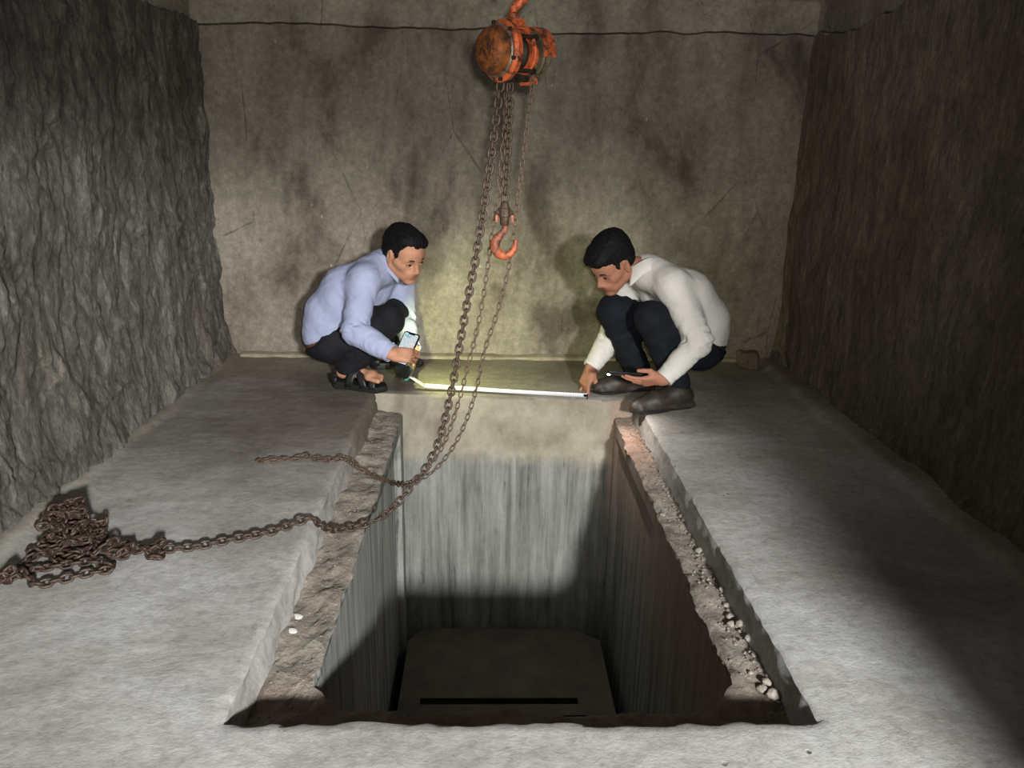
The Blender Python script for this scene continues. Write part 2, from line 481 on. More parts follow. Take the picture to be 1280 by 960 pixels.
# step faces of the recess, joined to the slab's own chipped edge (left, near, right)
ix0 = int(np.argmin(np.abs(gx - RX0))); ix1 = int(np.argmin(np.abs(gx - RX1)))
iy0 = int(np.argmin(np.abs(gy - RY0))); iy1 = int(np.argmin(np.abs(gy - RY1)))
loopL = [P[ix0, j] for j in range(iy1, iy0, -1)] + [P[i, iy0] for i in range(ix0, ix1)] + [P[ix1, j] for j in range(iy0, iy1 + 1)]
loopL = np.array(loopL)
nom = np.array([(RX0, gy[j], 0) for j in range(iy1, iy0, -1)] + [(gx[i], RY0, 0) for i in range(ix0, ix1)] + [(RX1, gy[j], 0) for j in range(iy0, iy1 + 1)])
nom[:, 1] = np.where(nom[:, 1] > 2.3, loopL[:, 1], nom[:, 1])
nom[-1, 1] += 0.02
rows = [loopL]
for k in range(1, 8):
    s = k / 7.0
    q = nom.copy(); q[:, 2] = LZ * s - 0.005 * (1 - s)
    r = 0.010 * fbm(np.stack([q[:, 0] * 12, q[:, 1] * 12, q[:, 2] * 30], -1), 3, 61) - 0.002 + 0.010 * s * s
    cen = np.array([0.5 * (RX0 + RX1), 0.5 * (RY0 + RY1), 0])
    side = np.zeros_like(q)
    side[np.abs(nom[:, 0] - RX0) < 1e-6, 0] = 1; side[np.abs(nom[:, 0] - RX1) < 1e-6, 0] = -1
    side[np.abs(nom[:, 1] - RY0) < 1e-6, 1] = 1
    pass
    if k == 1:
        q = 0.5 * (loopL + nom) + np.array([0, 0, -0.012])
    rows.append(q + side * r[:, None] * 0.8)
rows = np.array(rows)
struct(mesh_obj('trim_1', rows.reshape(-1, 3), grid_faces(8, len(loopL))[:, ::-1], M['floor']))

# the ledge: a ring from the foot of the step to the broken rim of the shaft
inner = [(PX0, PY1 + 0.065), (PX0, 1.352), (-0.286, PY0), (0.447, PY0), (PX1, 1.356), (PX1, PY1 + 0.02)]
outer = [(RX0 - 0.012, RY1 + 0.065), (RX0 - 0.012, RY0 - 0.012), (-0.39, RY0 - 0.012), (0.52, RY0 - 0.012), (RX1 + 0.012, RY0 - 0.012), (RX1 + 0.012, RY1 + 0.02)]
cnt = [150, 12, 60, 12, 150]
ip, op = [], []
for s in range(5):
    for k in range(cnt[s] + (1 if s == 4 else 0)):
        t = k / cnt[s]
        ip.append((1 - t) * np.array(inner[s]) + t * np.array(inner[s + 1]))
        op.append((1 - t) * np.array(outer[s]) + t * np.array(outer[s + 1]))
ip = np.array(ip); op = np.array(op)
nL = len(ip)
tan = np.gradient(ip, axis=0); nrm = np.stack([-tan[:, 1], tan[:, 0]], 1); nrm /= np.linalg.norm(nrm, axis=1)[:, None]
if ((ip - np.array([0.09, 2.1])) * nrm).sum() < 0:
    nrm = -nrm
rag = 0.008 * fbm(np.stack([ip[:, 0] * 14, ip[:, 1] * 14, 0 * ip[:, 0]], -1), 4, 71, 0.65)
fade = np.clip((3.0 - ip[:, 1]) / 0.1, 0, 1)
rim = ip + nrm * (rag * fade)[:, None]
NR = 12
led = np.zeros((NR, nL, 3))
for k in range(NR):
    s = k / (NR - 1.0)
    xy = rim * (1 - s) + op * s
    led[k, :, :2] = xy
    h = 0.007 * fbm(np.stack([xy[:, 0] * 16, xy[:, 1] * 16, 0 * xy[:, 0]], -1), 4, 81, 0.6) + 0.006 * np.clip(ridged(np.stack([xy[:, 0] * 30, xy[:, 1] * 30, 0 * xy[:, 0]], -1), 2, 91) - 0.5, 0, 1)
    led[k, :, 2] = LZ + h + (-0.006 if k == 0 else 0) + 0.010 * s ** 3
struct(mesh_obj('trim_2', led.reshape(-1, 3), grid_faces(NR, nL), M['ledge']))

# the shaft walls: left, near and right hang from the ragged rim; shallow guide slots set back 28 mm
depth_rows = [0, -0.012, -0.03, -0.06] + list(np.linspace(-0.1, -1.75, 40) - LZ)
SL0, SL1 = 2.20, 2.955
parts = {'wall_shaft_left': (0, cnt[0] + 1), 'wall_shaft_near': (cnt[0], cnt[0] + cnt[1] + cnt[2] + cnt[3] + 1), 'wall_shaft_right': (nL - cnt[4] - 1, nL)}
for nm, (a, b) in parts.items():
    seg = ip[a:b].copy(); rimz = led[0, a:b]
    ys = seg[:, 1]
    if nm != 'wall_shaft_near':        # sharpen the slot jambs by duplicating the stations there
        ys_new = np.unique(np.concatenate([ys, [SL0 - 0.003, SL0 + 0.003, SL1 - 0.003, SL1 + 0.003]]))
        if ys[0] > ys[-1]:
            ys_new = ys_new[::-1]
        o_ = np.argsort(ys)
        rimz = np.stack([np.interp(ys_new, ys[o_], rimz[o_, q]) for q in range(3)], 1)
        seg = np.stack([np.interp(ys_new, ys[o_], seg[o_, q]) for q in range(2)], 1)
    R_ = []
    for k, d in enumerate(depth_rows):
        q = np.zeros((len(seg), 3))
        m = min(1.0, k / 3.0)
        q[:, :2] = rimz[:, :2] * (1 - m) + seg * m
        q[:, 2] = (rimz[:, 2] if k == 0 else LZ + d)
        if nm != 'wall_shaft_near' and LZ + d < -0.16:
            inside = (seg[:, 1] > SL0) & (seg[:, 1] < SL1)
            q[:, 0] += np.where(inside, -0.028 if 'left' in nm else 0.028, 0)
        q[:, 0] += 0.0015 * vnoise(q * 9.0, 3)
        R_.append(q)
    R_ = np.array(R_)
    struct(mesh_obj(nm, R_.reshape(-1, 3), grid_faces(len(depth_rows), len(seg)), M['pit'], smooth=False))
# far shaft wall, full height from the floor's edge, stepping at the ledges
fx = axis_with(RX0 - 0.015, RX1 + 0.015, 0.014, [PX0 - 0.03, PX1 + 0.03])
fz = np.concatenate([[0.0, -0.008, -0.02], np.linspace(-0.05, -1.75, 100)])
FX, FZ = np.meshgrid(fx, fz, indexing='ij')
FYv = RY1 + skew(FX)
top = np.abs(FZ) < 1e-6
FYv = FYv + 0.004 * fbm(np.stack([FX * 6, 0 * FX, FZ * 6], -1), 3, 101)
FYv += 0.006 * np.clip((FZ + 0.24 + 0.02 * fbm(np.stack([FX * 9, 0 * FX, FZ * 9], -1), 3, 7)) / 0.02, -1, 0)
Pf = np.stack([FX, FYv, FZ], -1)
for i, x in enumerate(fx):                 # meet the slab edge
    j = int(np.argmin(np.abs(gx - x)))
    Pf[i, 0, 1] = P[j, iy1, 1] if RX0 - 1e-3 <= x <= RX1 + 1e-3 else RY1 + float(skew(x))
    Pf[i, 0, 2] = min(P[j, iy1, 2], 0.0)
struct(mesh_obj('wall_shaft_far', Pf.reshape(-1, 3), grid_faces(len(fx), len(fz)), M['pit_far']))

# shaft floor: slab with clipped far corners and a drain slot, darker sump under it
bm = bmesh.new()


def bm_prism(bm, poly, z0, z1):
    lo = [bm.verts.new((x, y, z0)) for x, y in poly]; hi = [bm.verts.new((x, y, z1)) for x, y in poly]
    bm.faces.new(lo[::-1]); bm.faces.new(hi)
    n = len(poly)
    for i in range(n):
        bm.faces.new((lo[i], lo[(i + 1) % n], hi[(i + 1) % n], hi[i]))


def bm_box(bm, c, s, rot=None):
    r = bmesh.ops.create_cube(bm, size=1.0)
    mt = Matrix.Translation(c) @ (rot.to_4x4() if rot is not None else Matrix.Identity(4)) @ Matrix.Diagonal((*s, 1))
    bmesh.ops.transform(bm, matrix=mt, verts=r['verts'])
    return r['verts']


bm_prism(bm, [(PX0 + .02, 2.541), (PX1 - .02, 2.541), (PX1 - .02, 2.91), (0.397, 2.997), (-0.271, 2.997), (PX0 + .02, 2.91)], PZ - 0.12, PZ)
bm_prism(bm, [(PX0 + .02, 1.29), (PX1 - .02, 1.29), (PX1 - .02, 2.505), (PX0 + .02, 2.505)], PZ - 0.12, PZ)
bm_prism(bm, [(PX0 + .02, 2.505), (-0.25, 2.505), (-0.25, 2.541), (PX0 + .02, 2.541)], PZ - 0.12, PZ)
bm_prism(bm, [(0.372, 2.505), (PX1 - .02, 2.505), (PX1 - .02, 2.541), (0.372, 2.541)], PZ - 0.12, PZ)
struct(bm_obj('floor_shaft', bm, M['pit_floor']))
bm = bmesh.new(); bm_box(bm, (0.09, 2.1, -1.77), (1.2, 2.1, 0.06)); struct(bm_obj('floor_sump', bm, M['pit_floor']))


# side walls, rough sprayed lining with real relief
def lining(name, u0, u1, du, dzz, fn, mat, flip):
    us = np.linspace(u0, u1, int((u1 - u0) / du) + 1); zs = np.linspace(-0.03, ZL + 0.02, int(ZL / dzz) + 1)
    U, Z = np.meshgrid(us, zs, indexing='ij')
    pts = fn(U, Z)
    f = grid_faces(len(us), len(zs))
    return struct(mesh_obj(name, pts.reshape(-1, 3), f[:, ::-1] if flip else f, mat))


def top_edge(U, Z, seed, amp=0.018):
    e = amp * fbm(np.stack([U * 5, 0 * U, 0 * U + seed], -1), 4, seed, 0.6)
    s = np.clip((Z - (ZL - 0.25)) / 0.27, 0, 1)
    return Z + e * s


def f_left(U, Z):
    q = np.stack([0 * U + 2.0, U * 7.5, Z * 3.6], -1)
    wv = fbm(q * 0.7, 3, 111)
    q2 = q + 0.5 * wv[..., None]
    rg = ridged(q2, 4, 121, 0.55)
    d = 0.014 * fbm(np.stack([0 * U, U * 2.6, Z * 2.2], -1), 3, 115) + 0.012 * np.sign(rg) * np.abs(rg) ** 1.3 + 0.007 * np.abs(fbm(q2 * 2.3 + 4.1, 3, 127)) + 0.0055 * ridged(q2 * 4.1, 3, 131, 0.65)
    d += 0.03 * np.clip((0.30 - Z) / 0.3, 0, 1) ** 2
    lip = np.clip((Z - ZL + 0.06) / 0.06, 0, 1)
    d = d * (1 - 0.6 * lip) + 0.012 * lip
    return np.stack([XL - 0.012 + d, U, top_edge(U, Z, 141, 0.022)], -1)


def f_right(U, Z):
    q = np.stack([0 * U + 5.0, U * 5.0, Z * 2.4], -1)
    wv = fbm(q * 0.8, 3, 211)
    q2 = q + 0.4 * wv[..., None]
    d = 0.010 * fbm(np.stack([0 * U, U * 2.2, Z * 2.0], -1), 3, 215) + 0.006 * ridged(q2, 5, 221, 0.55) + 0.0025 * ridged(q2 * 5, 3, 231, 0.6)
    d += 0.02 * np.clip((0.16 - Z) / 0.16, 0, 1) * np.clip(0.5 + fbm(np.stack([0 * U, U * 9, Z * 9], -1), 3, 235), 0, 1.2)
    return np.stack([XR + 0.010 - d, U, top_edge(U, Z, 241, 0.02)], -1)


def f_back(U, Z):
    d = 0.006 * fbm(np.stack([U * 2.5, 0 * U, Z * 2.2], -1), 4, 311) + 0.0016 * ridged(np.stack([U * 20, 0 * U, Z * 8], -1), 3, 321, 0.6)
    return np.stack([U, YB + 0.003 - d, top_edge(U, Z, 341, 0.010)], -1)


lining('wall_left', YN, YB + 0.03, 0.0095, 0.011, f_left, M['wall_left'], False)
lining('wall_right', YN, YB + 0.03, 0.012, 0.012, f_right, M['wall_right'], True)
lining('wall_back', XL - 0.04, XR + 0.04, 0.012, 0.012, f_back, M['wall_back'], True)

# the older board-marked walls above, set back behind the lining's broken top edge
for nm, ax in (('wall_upper_back', 0), ('wall_upper_left', 1), ('wall_upper_right', 2)):
    if ax == 0:
        us = np.linspace(XL - 0.1, XR + 0.1, 160)
    else:
        us = np.linspace(YN, YB + 0.06, 160)
    zs = []
    for b in range(9):                                  # each board print: flat face, narrow proud fin
        z0 = ZL - 0.06 + b * 0.115
        zs += [z0, z0 + 0.004, z0 + 0.02, z0 + 0.06, z0 + 0.10, z0 + 0.111]
    zs = np.array([ZL - 0.06, ZL - 0.02, ZL, ZL + 0.01] + [z for z in sorted(zs) if z > ZL + 0.07])
    U, Z = np.meshgrid(us, zs, indexing='ij')
    b_i = np.floor((Z - (ZL - 0.06) + 1e-5) / 0.115)
    off = 0.004 * _hash(b_i.astype(np.int32), b_i.astype(np.int32) * 0 + ax, b_i.astype(np.int32) * 0, 5) + 0.003 * fbm(np.stack([U * 4, 0 * U + ax, Z * 14], -1), 3, 401)
    rel = (Z - (ZL - 0.06)) - b_i * 0.115
    off -= np.where(rel > 0.108, 0.005, 0) + np.where(rel < 0.002, 0.005, 0)
    seed_, amp_ = ((341, 0.010), (141, 0.022), (241, 0.020))[ax]
    edge = ZL + 0.02 + amp_ * fbm(np.stack([us * 5, 0 * us, 0 * us + seed_], -1), 4, seed_, 0.6)     # the lining's own broken edge
    gap = np.zeros_like(U)
    for r_, (dz_, g_) in enumerate(((-0.06, 0.055), (0.0075, 0.055), (0.009, 0.0), (0.0095, 0.0))):    # open joint, then the older face
        Z[:, r_] = edge + dz_; gap[:, r_] = g_; off[:, r_] = off[:, 4]
    if ax == 0:
        pts = np.stack([U, YB + 0.008 + off + gap, Z], -1)
    elif ax == 1:
        pts = np.stack([XL - 0.018 - off - gap, U, Z], -1)
    else:
        pts = np.stack([XR + 0.018 + off + gap, U, Z], -1)
    f = grid_faces(len(us), len(zs))
    struct(mesh_obj(nm, pts.reshape(-1, 3), f, M['wall_upper'], smooth=False))
    # flat top of the lining that closes the gap
    bm = bmesh.new()
    if ax == 0:
        bm_box(bm, (0.07, YB + 0.085, ZL - 0.05), (2.9, 0.08, 0.02))
    elif ax == 1:
        bm_box(bm, (XL - 0.075, 1.65, ZL - 0.06), (0.08, 4.1, 0.02))
    else:
        bm_box(bm, (XR + 0.075, 1.65, ZL - 0.06), (0.08, 4.1, 0.02))
    struct(bm_obj('trim_%d' % (3 + ax), bm, M['wall_upper']))

# near wall behind the photographer, with the doorway the work lamp shines through
bm = bmesh.new()
JX = 0.868
bm_box(bm, ((JX + XR + 0.1) / 2, YN - 0.06, ZT / 2), (XR + 0.1 - JX, 0.12, ZT))
bm_box(bm, ((XL - 0.1 - 1.1) / 2, YN - 0.06, ZT / 2), (-1.1 - XL + 0.1, 0.12, ZT))
DH = 1.30                      # unseen lintel, set low to keep the lamp off upper walls and hoist
bm_box(bm, ((JX - 1.1) / 2, YN - 0.06, (DH + ZT) / 2), (JX + 1.1, 0.12, ZT - DH))
struct(bm_obj('wall_near', bm, M['wall_back']))

# mortar kerb along the foot of the back wall, two lengths
bm = bmesh.new()


def kerb(bm, x0, x1, d, h, seed):
    n = 60
    prev = None
    for i in range(n + 1):
        x = x0 + (x1 - x0) * i / n
        nz = float(fbm(np.array([[x * 12, seed, 0]]), 3, seed)[0])
        hh = h * (1 + 0.25 * nz); dd = d * (1 + 0.2 * nz)
        ring = [bm.verts.new((x, YB + 0.01, -0.01)), bm.verts.new((x, YB - dd, -0.01)), bm.verts.new((x, YB - dd * 0.92, hh * 0.8)), bm.verts.new((x, YB - dd * 0.75, hh)), bm.verts.new((x, YB + 0.01, hh * 1.05))]
        if prev:
            for k in range(5):
                bm.faces.new((prev[k], prev[(k + 1) % 5], ring[(k + 1) % 5], ring[k]))
        else:
            bm.faces.new(ring)
        prev = ring
    bm.faces.new(prev[::-1])


kerb(bm, -1.175, 0.62, 0.046, 0.017, 3)
kerb(bm, 0.66, 1.26, 0.028, 0.014, 4)
struct(bm_obj('baseboard_back', bm, M['trim'], autosmooth=0.6))

# I beam over the room that carries the hoist
HX, HY = 0.055, 2.10
bmb = bmesh.new()
bm_box(bmb, (0.07, HY, 1.60), (2.80, 0.11, 0.012)); bm_box(bmb, (0.07, HY, 1.458), (2.80, 0.11, 0.012)); bm_box(bmb, (0.07, HY, 1.53), (2.80, 0.008, 0.14))
tag(bm_obj('hoist_beam', bmb, M['beam']), 'old steel I-beam spanning the room above the orange chain hoist', 'beam')

# ------------------------------------------------------------------ chain hoist (axis turned in plan)


def lathe(bm, prof, axis_m, seg=32, cap=True):
    """prof: list of (x along axis, radius)"""
    rings = []
    for x, r in prof:
        ring = []
        for k in range(seg):
            a = 2 * PI * k / seg
            ring.append(bm.verts.new(axis_m @ Vector((x, r * math.cos(a), r * math.sin(a)))))
        rings.append(ring)
    for i in range(len(rings) - 1):
        for k in range(seg):
            bm.faces.new((rings[i][k], rings[i][(k + 1) % seg], rings[i + 1][(k + 1) % seg], rings[i + 1][k]))
    if cap:
        bm.faces.new(rings[0][::-1]); bm.faces.new(rings[-1])


def tube_mesh(pts, radii, seg=10, closed=False):
    pts = [Vector(p) for p in pts]
    n = len(pts)
    if not hasattr(radii, '__len__'):
        radii = [radii] * n
    verts, faces = [], []
    t0 = (pts[1] - pts[0]).normalized()
    up = Vector((0, 0, 1)) if abs(t0.z) < 0.9 else Vector((1, 0, 0))
    nv = (up - t0 * up.dot(t0)).normalized()
    for i in range(n):
        if closed:
            t = (pts[(i + 1) % n] - pts[i - 1]).normalized()
        else:
            t = (pts[min(i + 1, n - 1)] - pts[max(i - 1, 0)]).normalized()
        nv = (nv - t * nv.dot(t)).normalized(); b = t.cross(nv)
        for k in range(seg):
            a = 2 * PI * k / seg
            verts.append(pts[i] + (nv * math.cos(a) + b * math.sin(a)) * radii[i])
    m = n if closed else n - 1
    for i in range(m):
        for k in range(seg):
            j = (i + 1) % n
            faces.append((i * seg + k, i * seg + (k + 1) % seg, j * seg + (k + 1) % seg, j * seg + k))
    if not closed:
        faces.append(tuple(range(seg))[::-1]); faces.append(tuple((n - 1) * seg + k for k in range(seg)))
    return verts, faces


def bm_from(verts, faces):
    bm = bmesh.new()
    vs = [bm.verts.new(v) for v in verts]
    for f in faces:
        bm.faces.new([vs[i] for i in f])
    return bm


HZ = 1.215
hoist = empty('chain_hoist', (HX, HY, HZ))
hoist.rotation_euler = (0, 0, math.radians(38))
tag(hoist, 'orange chain hoist with rusty round gear cover, hanging over the shaft', 'hoist')
I4 = Matrix.Identity(4)
# gear side: orange flange, steel rim, domed rust-brown cover (axis runs along local x, gear side at -x)
bm = bmesh.new(); lathe(bm, [(-0.022, 0.052), (-0.025, 0.071), (-0.040, 0.073), (-0.046, 0.066), (-0.046, 0.05)], I4, 40)
bm_obj('gear_flange', bm, M['hoist_orange'], hoist, autosmooth=0.5)
bm = bmesh.new(); lathe(bm, [(-0.044, 0.062), (-0.050, 0.063), (-0.0525, 0.060), (-0.052, 0.055)], I4, 40)
bm_obj('cover_rim', bm, M['steel_rim'], hoist, autosmooth=0.5)
bm = bmesh.new(); lathe(bm, [(-0.046, 0.058), (-0.062, 0.057), (-0.076, 0.053), (-0.084, 0.045), (-0.087, 0.036), (-0.0885, 0.0)][:-1] + [(-0.088, 0.03), (-0.090, 0.029), (-0.091, 0.012), (-0.091, 0.002)], I4, 40)
cover = bm_obj('gear_cover', bm, M['hoist_brown'], hoist, autosmooth=0.5)
# name plate on the cover: a blank raised steel disc, worn
for k in range(6):
    a = k * PI / 3 + 0.3
    bm = bmesh.new(); lathe(bm, [(-0.046, 0.0055), (-0.052, 0.0055), (-0.054, 0.004)], Matrix.Translation((0, 0.0675 * math.cos(a), 0.0675 * math.sin(a))), 6)
    bm_obj('bolt', bm, M['hoist_dark'], hoist)
# two side plates, rounded pear shape
for x0 in (-0.020, 0.026):
    bm = bmesh.new()
    poly = []
    for k in range(28):
        a = 2 * PI * k / 28
        r = 0.062
        yy, zz = r * math.cos(a) * 0.95, r * math.sin(a)
        if zz > 0:
            zz *= 1.08; yy *= 1 - 0.25 * (zz / 0.067) ** 2
        else:
            yy *= 1 - 0.18 * (zz / 0.062) ** 2
        poly.append((yy, zz))
    lo = [bm.verts.new((x0, y, z)) for y, z in poly]; hi = [bm.verts.new((x0 + 0.006, y, z)) for y, z in poly]
    bm.faces.new(lo[::-1]); bm.faces.new(hi)
    for k in range(28):
        bm.faces.new((lo[k], lo[(k + 1) % 28], hi[(k + 1) % 28], hi[k]))
    bmesh.ops.bevel(bm, geom=bm.edges[:], offset=0.0015, segments=1, affect='EDGES', clamp_overlap=True)
    bm_obj('side_plate', bm, M['hoist_orange'], hoist)
# load sheave between the plates
bm = bmesh.new(); lathe(bm, [(-0.014, 0.02), (-0.013, 0.040), (-0.006, 0.040), (0.003, 0.028), (0.014, 0.040), (0.022, 0.040), (0.025, 0.02)], I4, 30)
bm_obj('load_sheave', bm, M['hoist_dark'], hoist, autosmooth=0.5)
# stay bolts
for yy, zz in ((0.046, 0.034), (-0.046, 0.034), (0.040, -0.044), (-0.040, -0.044)):
    bm = bmesh.new(); lathe(bm, [(-0.024, 0.005), (0.040, 0.005)], Matrix.Translation((0, yy, zz)), 10)
    lathe(bm, [(0.032, 0.0085), (0.040, 0.0085)], Matrix.Translation((0, yy, zz)), 6)
    bm_obj('stay_bolt', bm, M['hoist_dark'], hoist)
# brake boss and hand wheel at +x with its orange half cover
bm = bmesh.new(); lathe(bm, [(0.032, 0.046), (0.046, 0.046), (0.050, 0.040), (0.058, 0.038)], I4, 30)
bm_obj('brake_housing', bm, M['hoist_orange'], hoist, autosmooth=0.5)
bm = bmesh.new(); lathe(bm, [(0.056, 0.020), (0.056, 0.054), (0.060, 0.058), (0.066, 0.050), (0.072, 0.050), (0.078, 0.058), (0.082, 0.054), (0.082, 0.020)], I4, 40)
for k in range(12):                           # pockets' lugs
    a = 2 * PI * k / 12
    bm_box(bm, (0.069, 0.0525 * math.cos(a), 0.0525 * math.sin(a)), (0.014, 0.010, 0.005), Matrix.Rotation(a - PI / 2, 3, 'X'))
bm_obj('hand_wheel', bm, M['hoist_olive'], hoist, autosmooth=0.5)
bm = bmesh.new()
N = 26
rings = []
for k in range(N + 1):
    a = math.radians(-8 + 196 * k / N)
    for_r = []
    for x, r in ((0.050, 0.064), (0.088, 0.066), (0.089, 0.062), (0.089, 0.046), (0.0865, 0.046), (0.0865, 0.060), (0.051, 0.061)):
        for_r.append(bm.verts.new((x, r * math.cos(a), r * math.sin(a))))
    rings.append(for_r)
for k in range(N):
    for q in range(7):
        bm.faces.new((rings[k][q], rings[k][(q + 1) % 7], rings[k + 1][(q + 1) % 7], rings[k + 1][q]))
bm.faces.new(rings[0][::-1]); bm.faces.new(rings[-1])
bm_obj('wheel_cover', bm, M['hoist_orange'], hoist, autosmooth=0.5)
# bottom chain guide with a stripper lug
bm = bmesh.new(); bm_box(bm, (0.003, 0, -0.060), (0.036, 0.030, 0.022)); bm_box(bm, (0.012, -0.028, -0.062), (0.030, 0.026, 0.016))
bmesh.ops.bevel(bm, geom=bm.edges[:], offset=0.003, segments=2, affect='EDGES', clamp_overlap=True)
bm_obj('chain_guide', bm, M['hoist_dark'], hoist)
bm = bmesh.new(); bm_box(bm, (0.046, -0.010, -0.066), (0.040, 0.034, 0.020))
bmesh.ops.bevel(bm, geom=bm.edges[:], offset=0.004, segments=2, affect='EDGES', clamp_overlap=True)
bm_obj('lower_bracket', bm, M['hoist_orange'], hoist)
# top yoke and swivel hook
bm = bmesh.new(); bm_box(bm, (0.003, 0, 0.066), (0.052, 0.040, 0.024))
bmesh.ops.bevel(bm, geom=bm.edges[:], offset=0.005, segments=2, affect='EDGES', clamp_overlap=True)
yoke = bm_obj('top_yoke', bm, M['hoist_orange'], hoist)
bm = bmesh.new(); lathe(bm, [(0, 0.006), (0.066, 0.006)], Matrix.Translation((-0.030, 0, 0.064)), 10)
pin = bm_obj('pin', bm, M['steel_rim'], yoke)


def hook_pts(R, gap_turn, shank):
    pts, rad = [], []
    for k in range(4):
        pts.append((0.0, 0, shank - shank * 0.3 * k)); rad.append(0.0085)
    return pts, rad


def make_hook(scale, name, mat, parent, loc, flip=False, yaw=0.0):
    """crane hook: shank at the top, throat open to +x; widest at the back of the bowl"""
    prof = [(0.000, 0.000, 0.0095), (0.000, -0.012, 0.0095), (-0.004, -0.022, 0.0105), (-0.014, -0.034, 0.0125), (-0.0245, -0.046, 0.0145),
            (-0.031, -0.060, 0.0158), (-0.031, -0.075, 0.0160), (-0.024, -0.089, 0.0152), (-0.012, -0.098, 0.0142), (0.003, -0.1005, 0.0132),
            (0.017, -0.096, 0.0120), (0.027, -0.086, 0.0105), (0.0325, -0.073, 0.0090), (0.0350, -0.060, 0.0068), (0.0365, -0.050, 0.0038)]
    pts = [Vector((x, 0, z)) * scale for x, z, r in prof]; rad = [r * scale for x, z, r in prof]
    # smooth resample
    P_, R_ = [], []
    for i in range(len(pts) - 1):
        for q in range(3):
            t = q / 3.0
            p0, p1, p2, p3 = pts[max(i - 1, 0)], pts[i], pts[i + 1], pts[min(i + 2, len(pts) - 1)]
            P_.append(0.5 * ((2 * p1) + (p2 - p0) * t + (2 * p0 - 5 * p1 + 4 * p2 - p3) * t * t + (3 * p1 - p0 - 3 * p2 + p3) * t ** 3))
            R_.append(rad[i] * (1 - t) + rad[i + 1] * t)
    P_.append(pts[-1]); R_.append(rad[-1])
    v, f = tube_mesh(P_, R_, 12)
    mt = Matrix.Rotation(yaw, 4, 'Z')
    sgn = -1 if flip else 1
    out = []
    for p in v:
        q = Vector((p.x, p.y * 0.8, p.z * sgn))
        out.append(mt @ q + Vector(loc))
    bm = bm_from(out, f)
    return bm_obj(name, bm, mat, parent, smooth=True)


make_hook(1.0, 'top_hook', M['hoist_orange'], hoist, (0.003, 0, 0.082), True, math.radians(142))
bm = bmesh.new(); lathe(bm, [(0.076, 0.014), (0.088, 0.014), (0.092, 0.010), (0.106, 0.010)], Matrix.Translation((0.003, 0, 0)) @ Matrix.Rotation(-PI / 2, 4, 'Y'), 14)
bm_obj('hook_nut', bm, M['hoist_orange'], hoist, autosmooth=0.5)
# round eye bolt under the beam that the top hook catches
v, f = tube_mesh([(HX - 0.003 + 0.0, HY + 0.020 * math.cos(a), 1.418 + 0.040 * math.sin(a)) for a in np.linspace(0, 2 * PI, 20, endpoint=False)], 0.006, 8, True)
beam = bpy.data.objects['hoist_beam']
bm_obj('eye_bolt', bm_from(v, f), M['hoist_dark'], beam, smooth=True)


# ------------------------------------------------------------------ chains
def link_mesh(name, pitch, wire, width, mat, seg=7):
    """a stadium link: inside length equals the pitch"""
    half = pitch * 0.5 + wire * 0.5
    rw = width * 0.5 - wire * 0.5
    st = max(half - rw, 0.0005)
    pts = []
    for k in range(7):
        a = -PI / 2 + PI * k / 6
        pts.append((st + rw * math.cos(a), rw * math.sin(a), 0))
    for k in range(7):
        a = PI / 2 + PI * k / 6
        pts.append((-st + rw * math.cos(a), rw * math.sin(a), 0))
    v, f = tube_mesh(pts, wire * 0.5, seg, True)
    me = bpy.data.meshes.new(name)
    me.from_pydata([tuple(q) for q in v], [], f)
    me.polygons.foreach_set('use_smooth', np.full(len(me.polygons), True))
    me.materials.append(mat)
    return me


def catmull(pts, n=12):
    pts = [Vector(p) for p in pts]
    out = []
    for i in range(len(pts) - 1):
        p0, p1, p2, p3 = pts[max(i - 1, 0)], pts[i], pts[i + 1], pts[min(i + 2, len(pts) - 1)]
        for q in range(n):
            t = q / n
            out.append(0.5 * ((2 * p1) + (p2 - p0) * t + (2 * p0 - 5 * p1 + 4 * p2 - p3) * t * t + (3 * p1 - p0 - 3 * p2 + p3) * t ** 3))
    out.append(pts[-1])
    return out


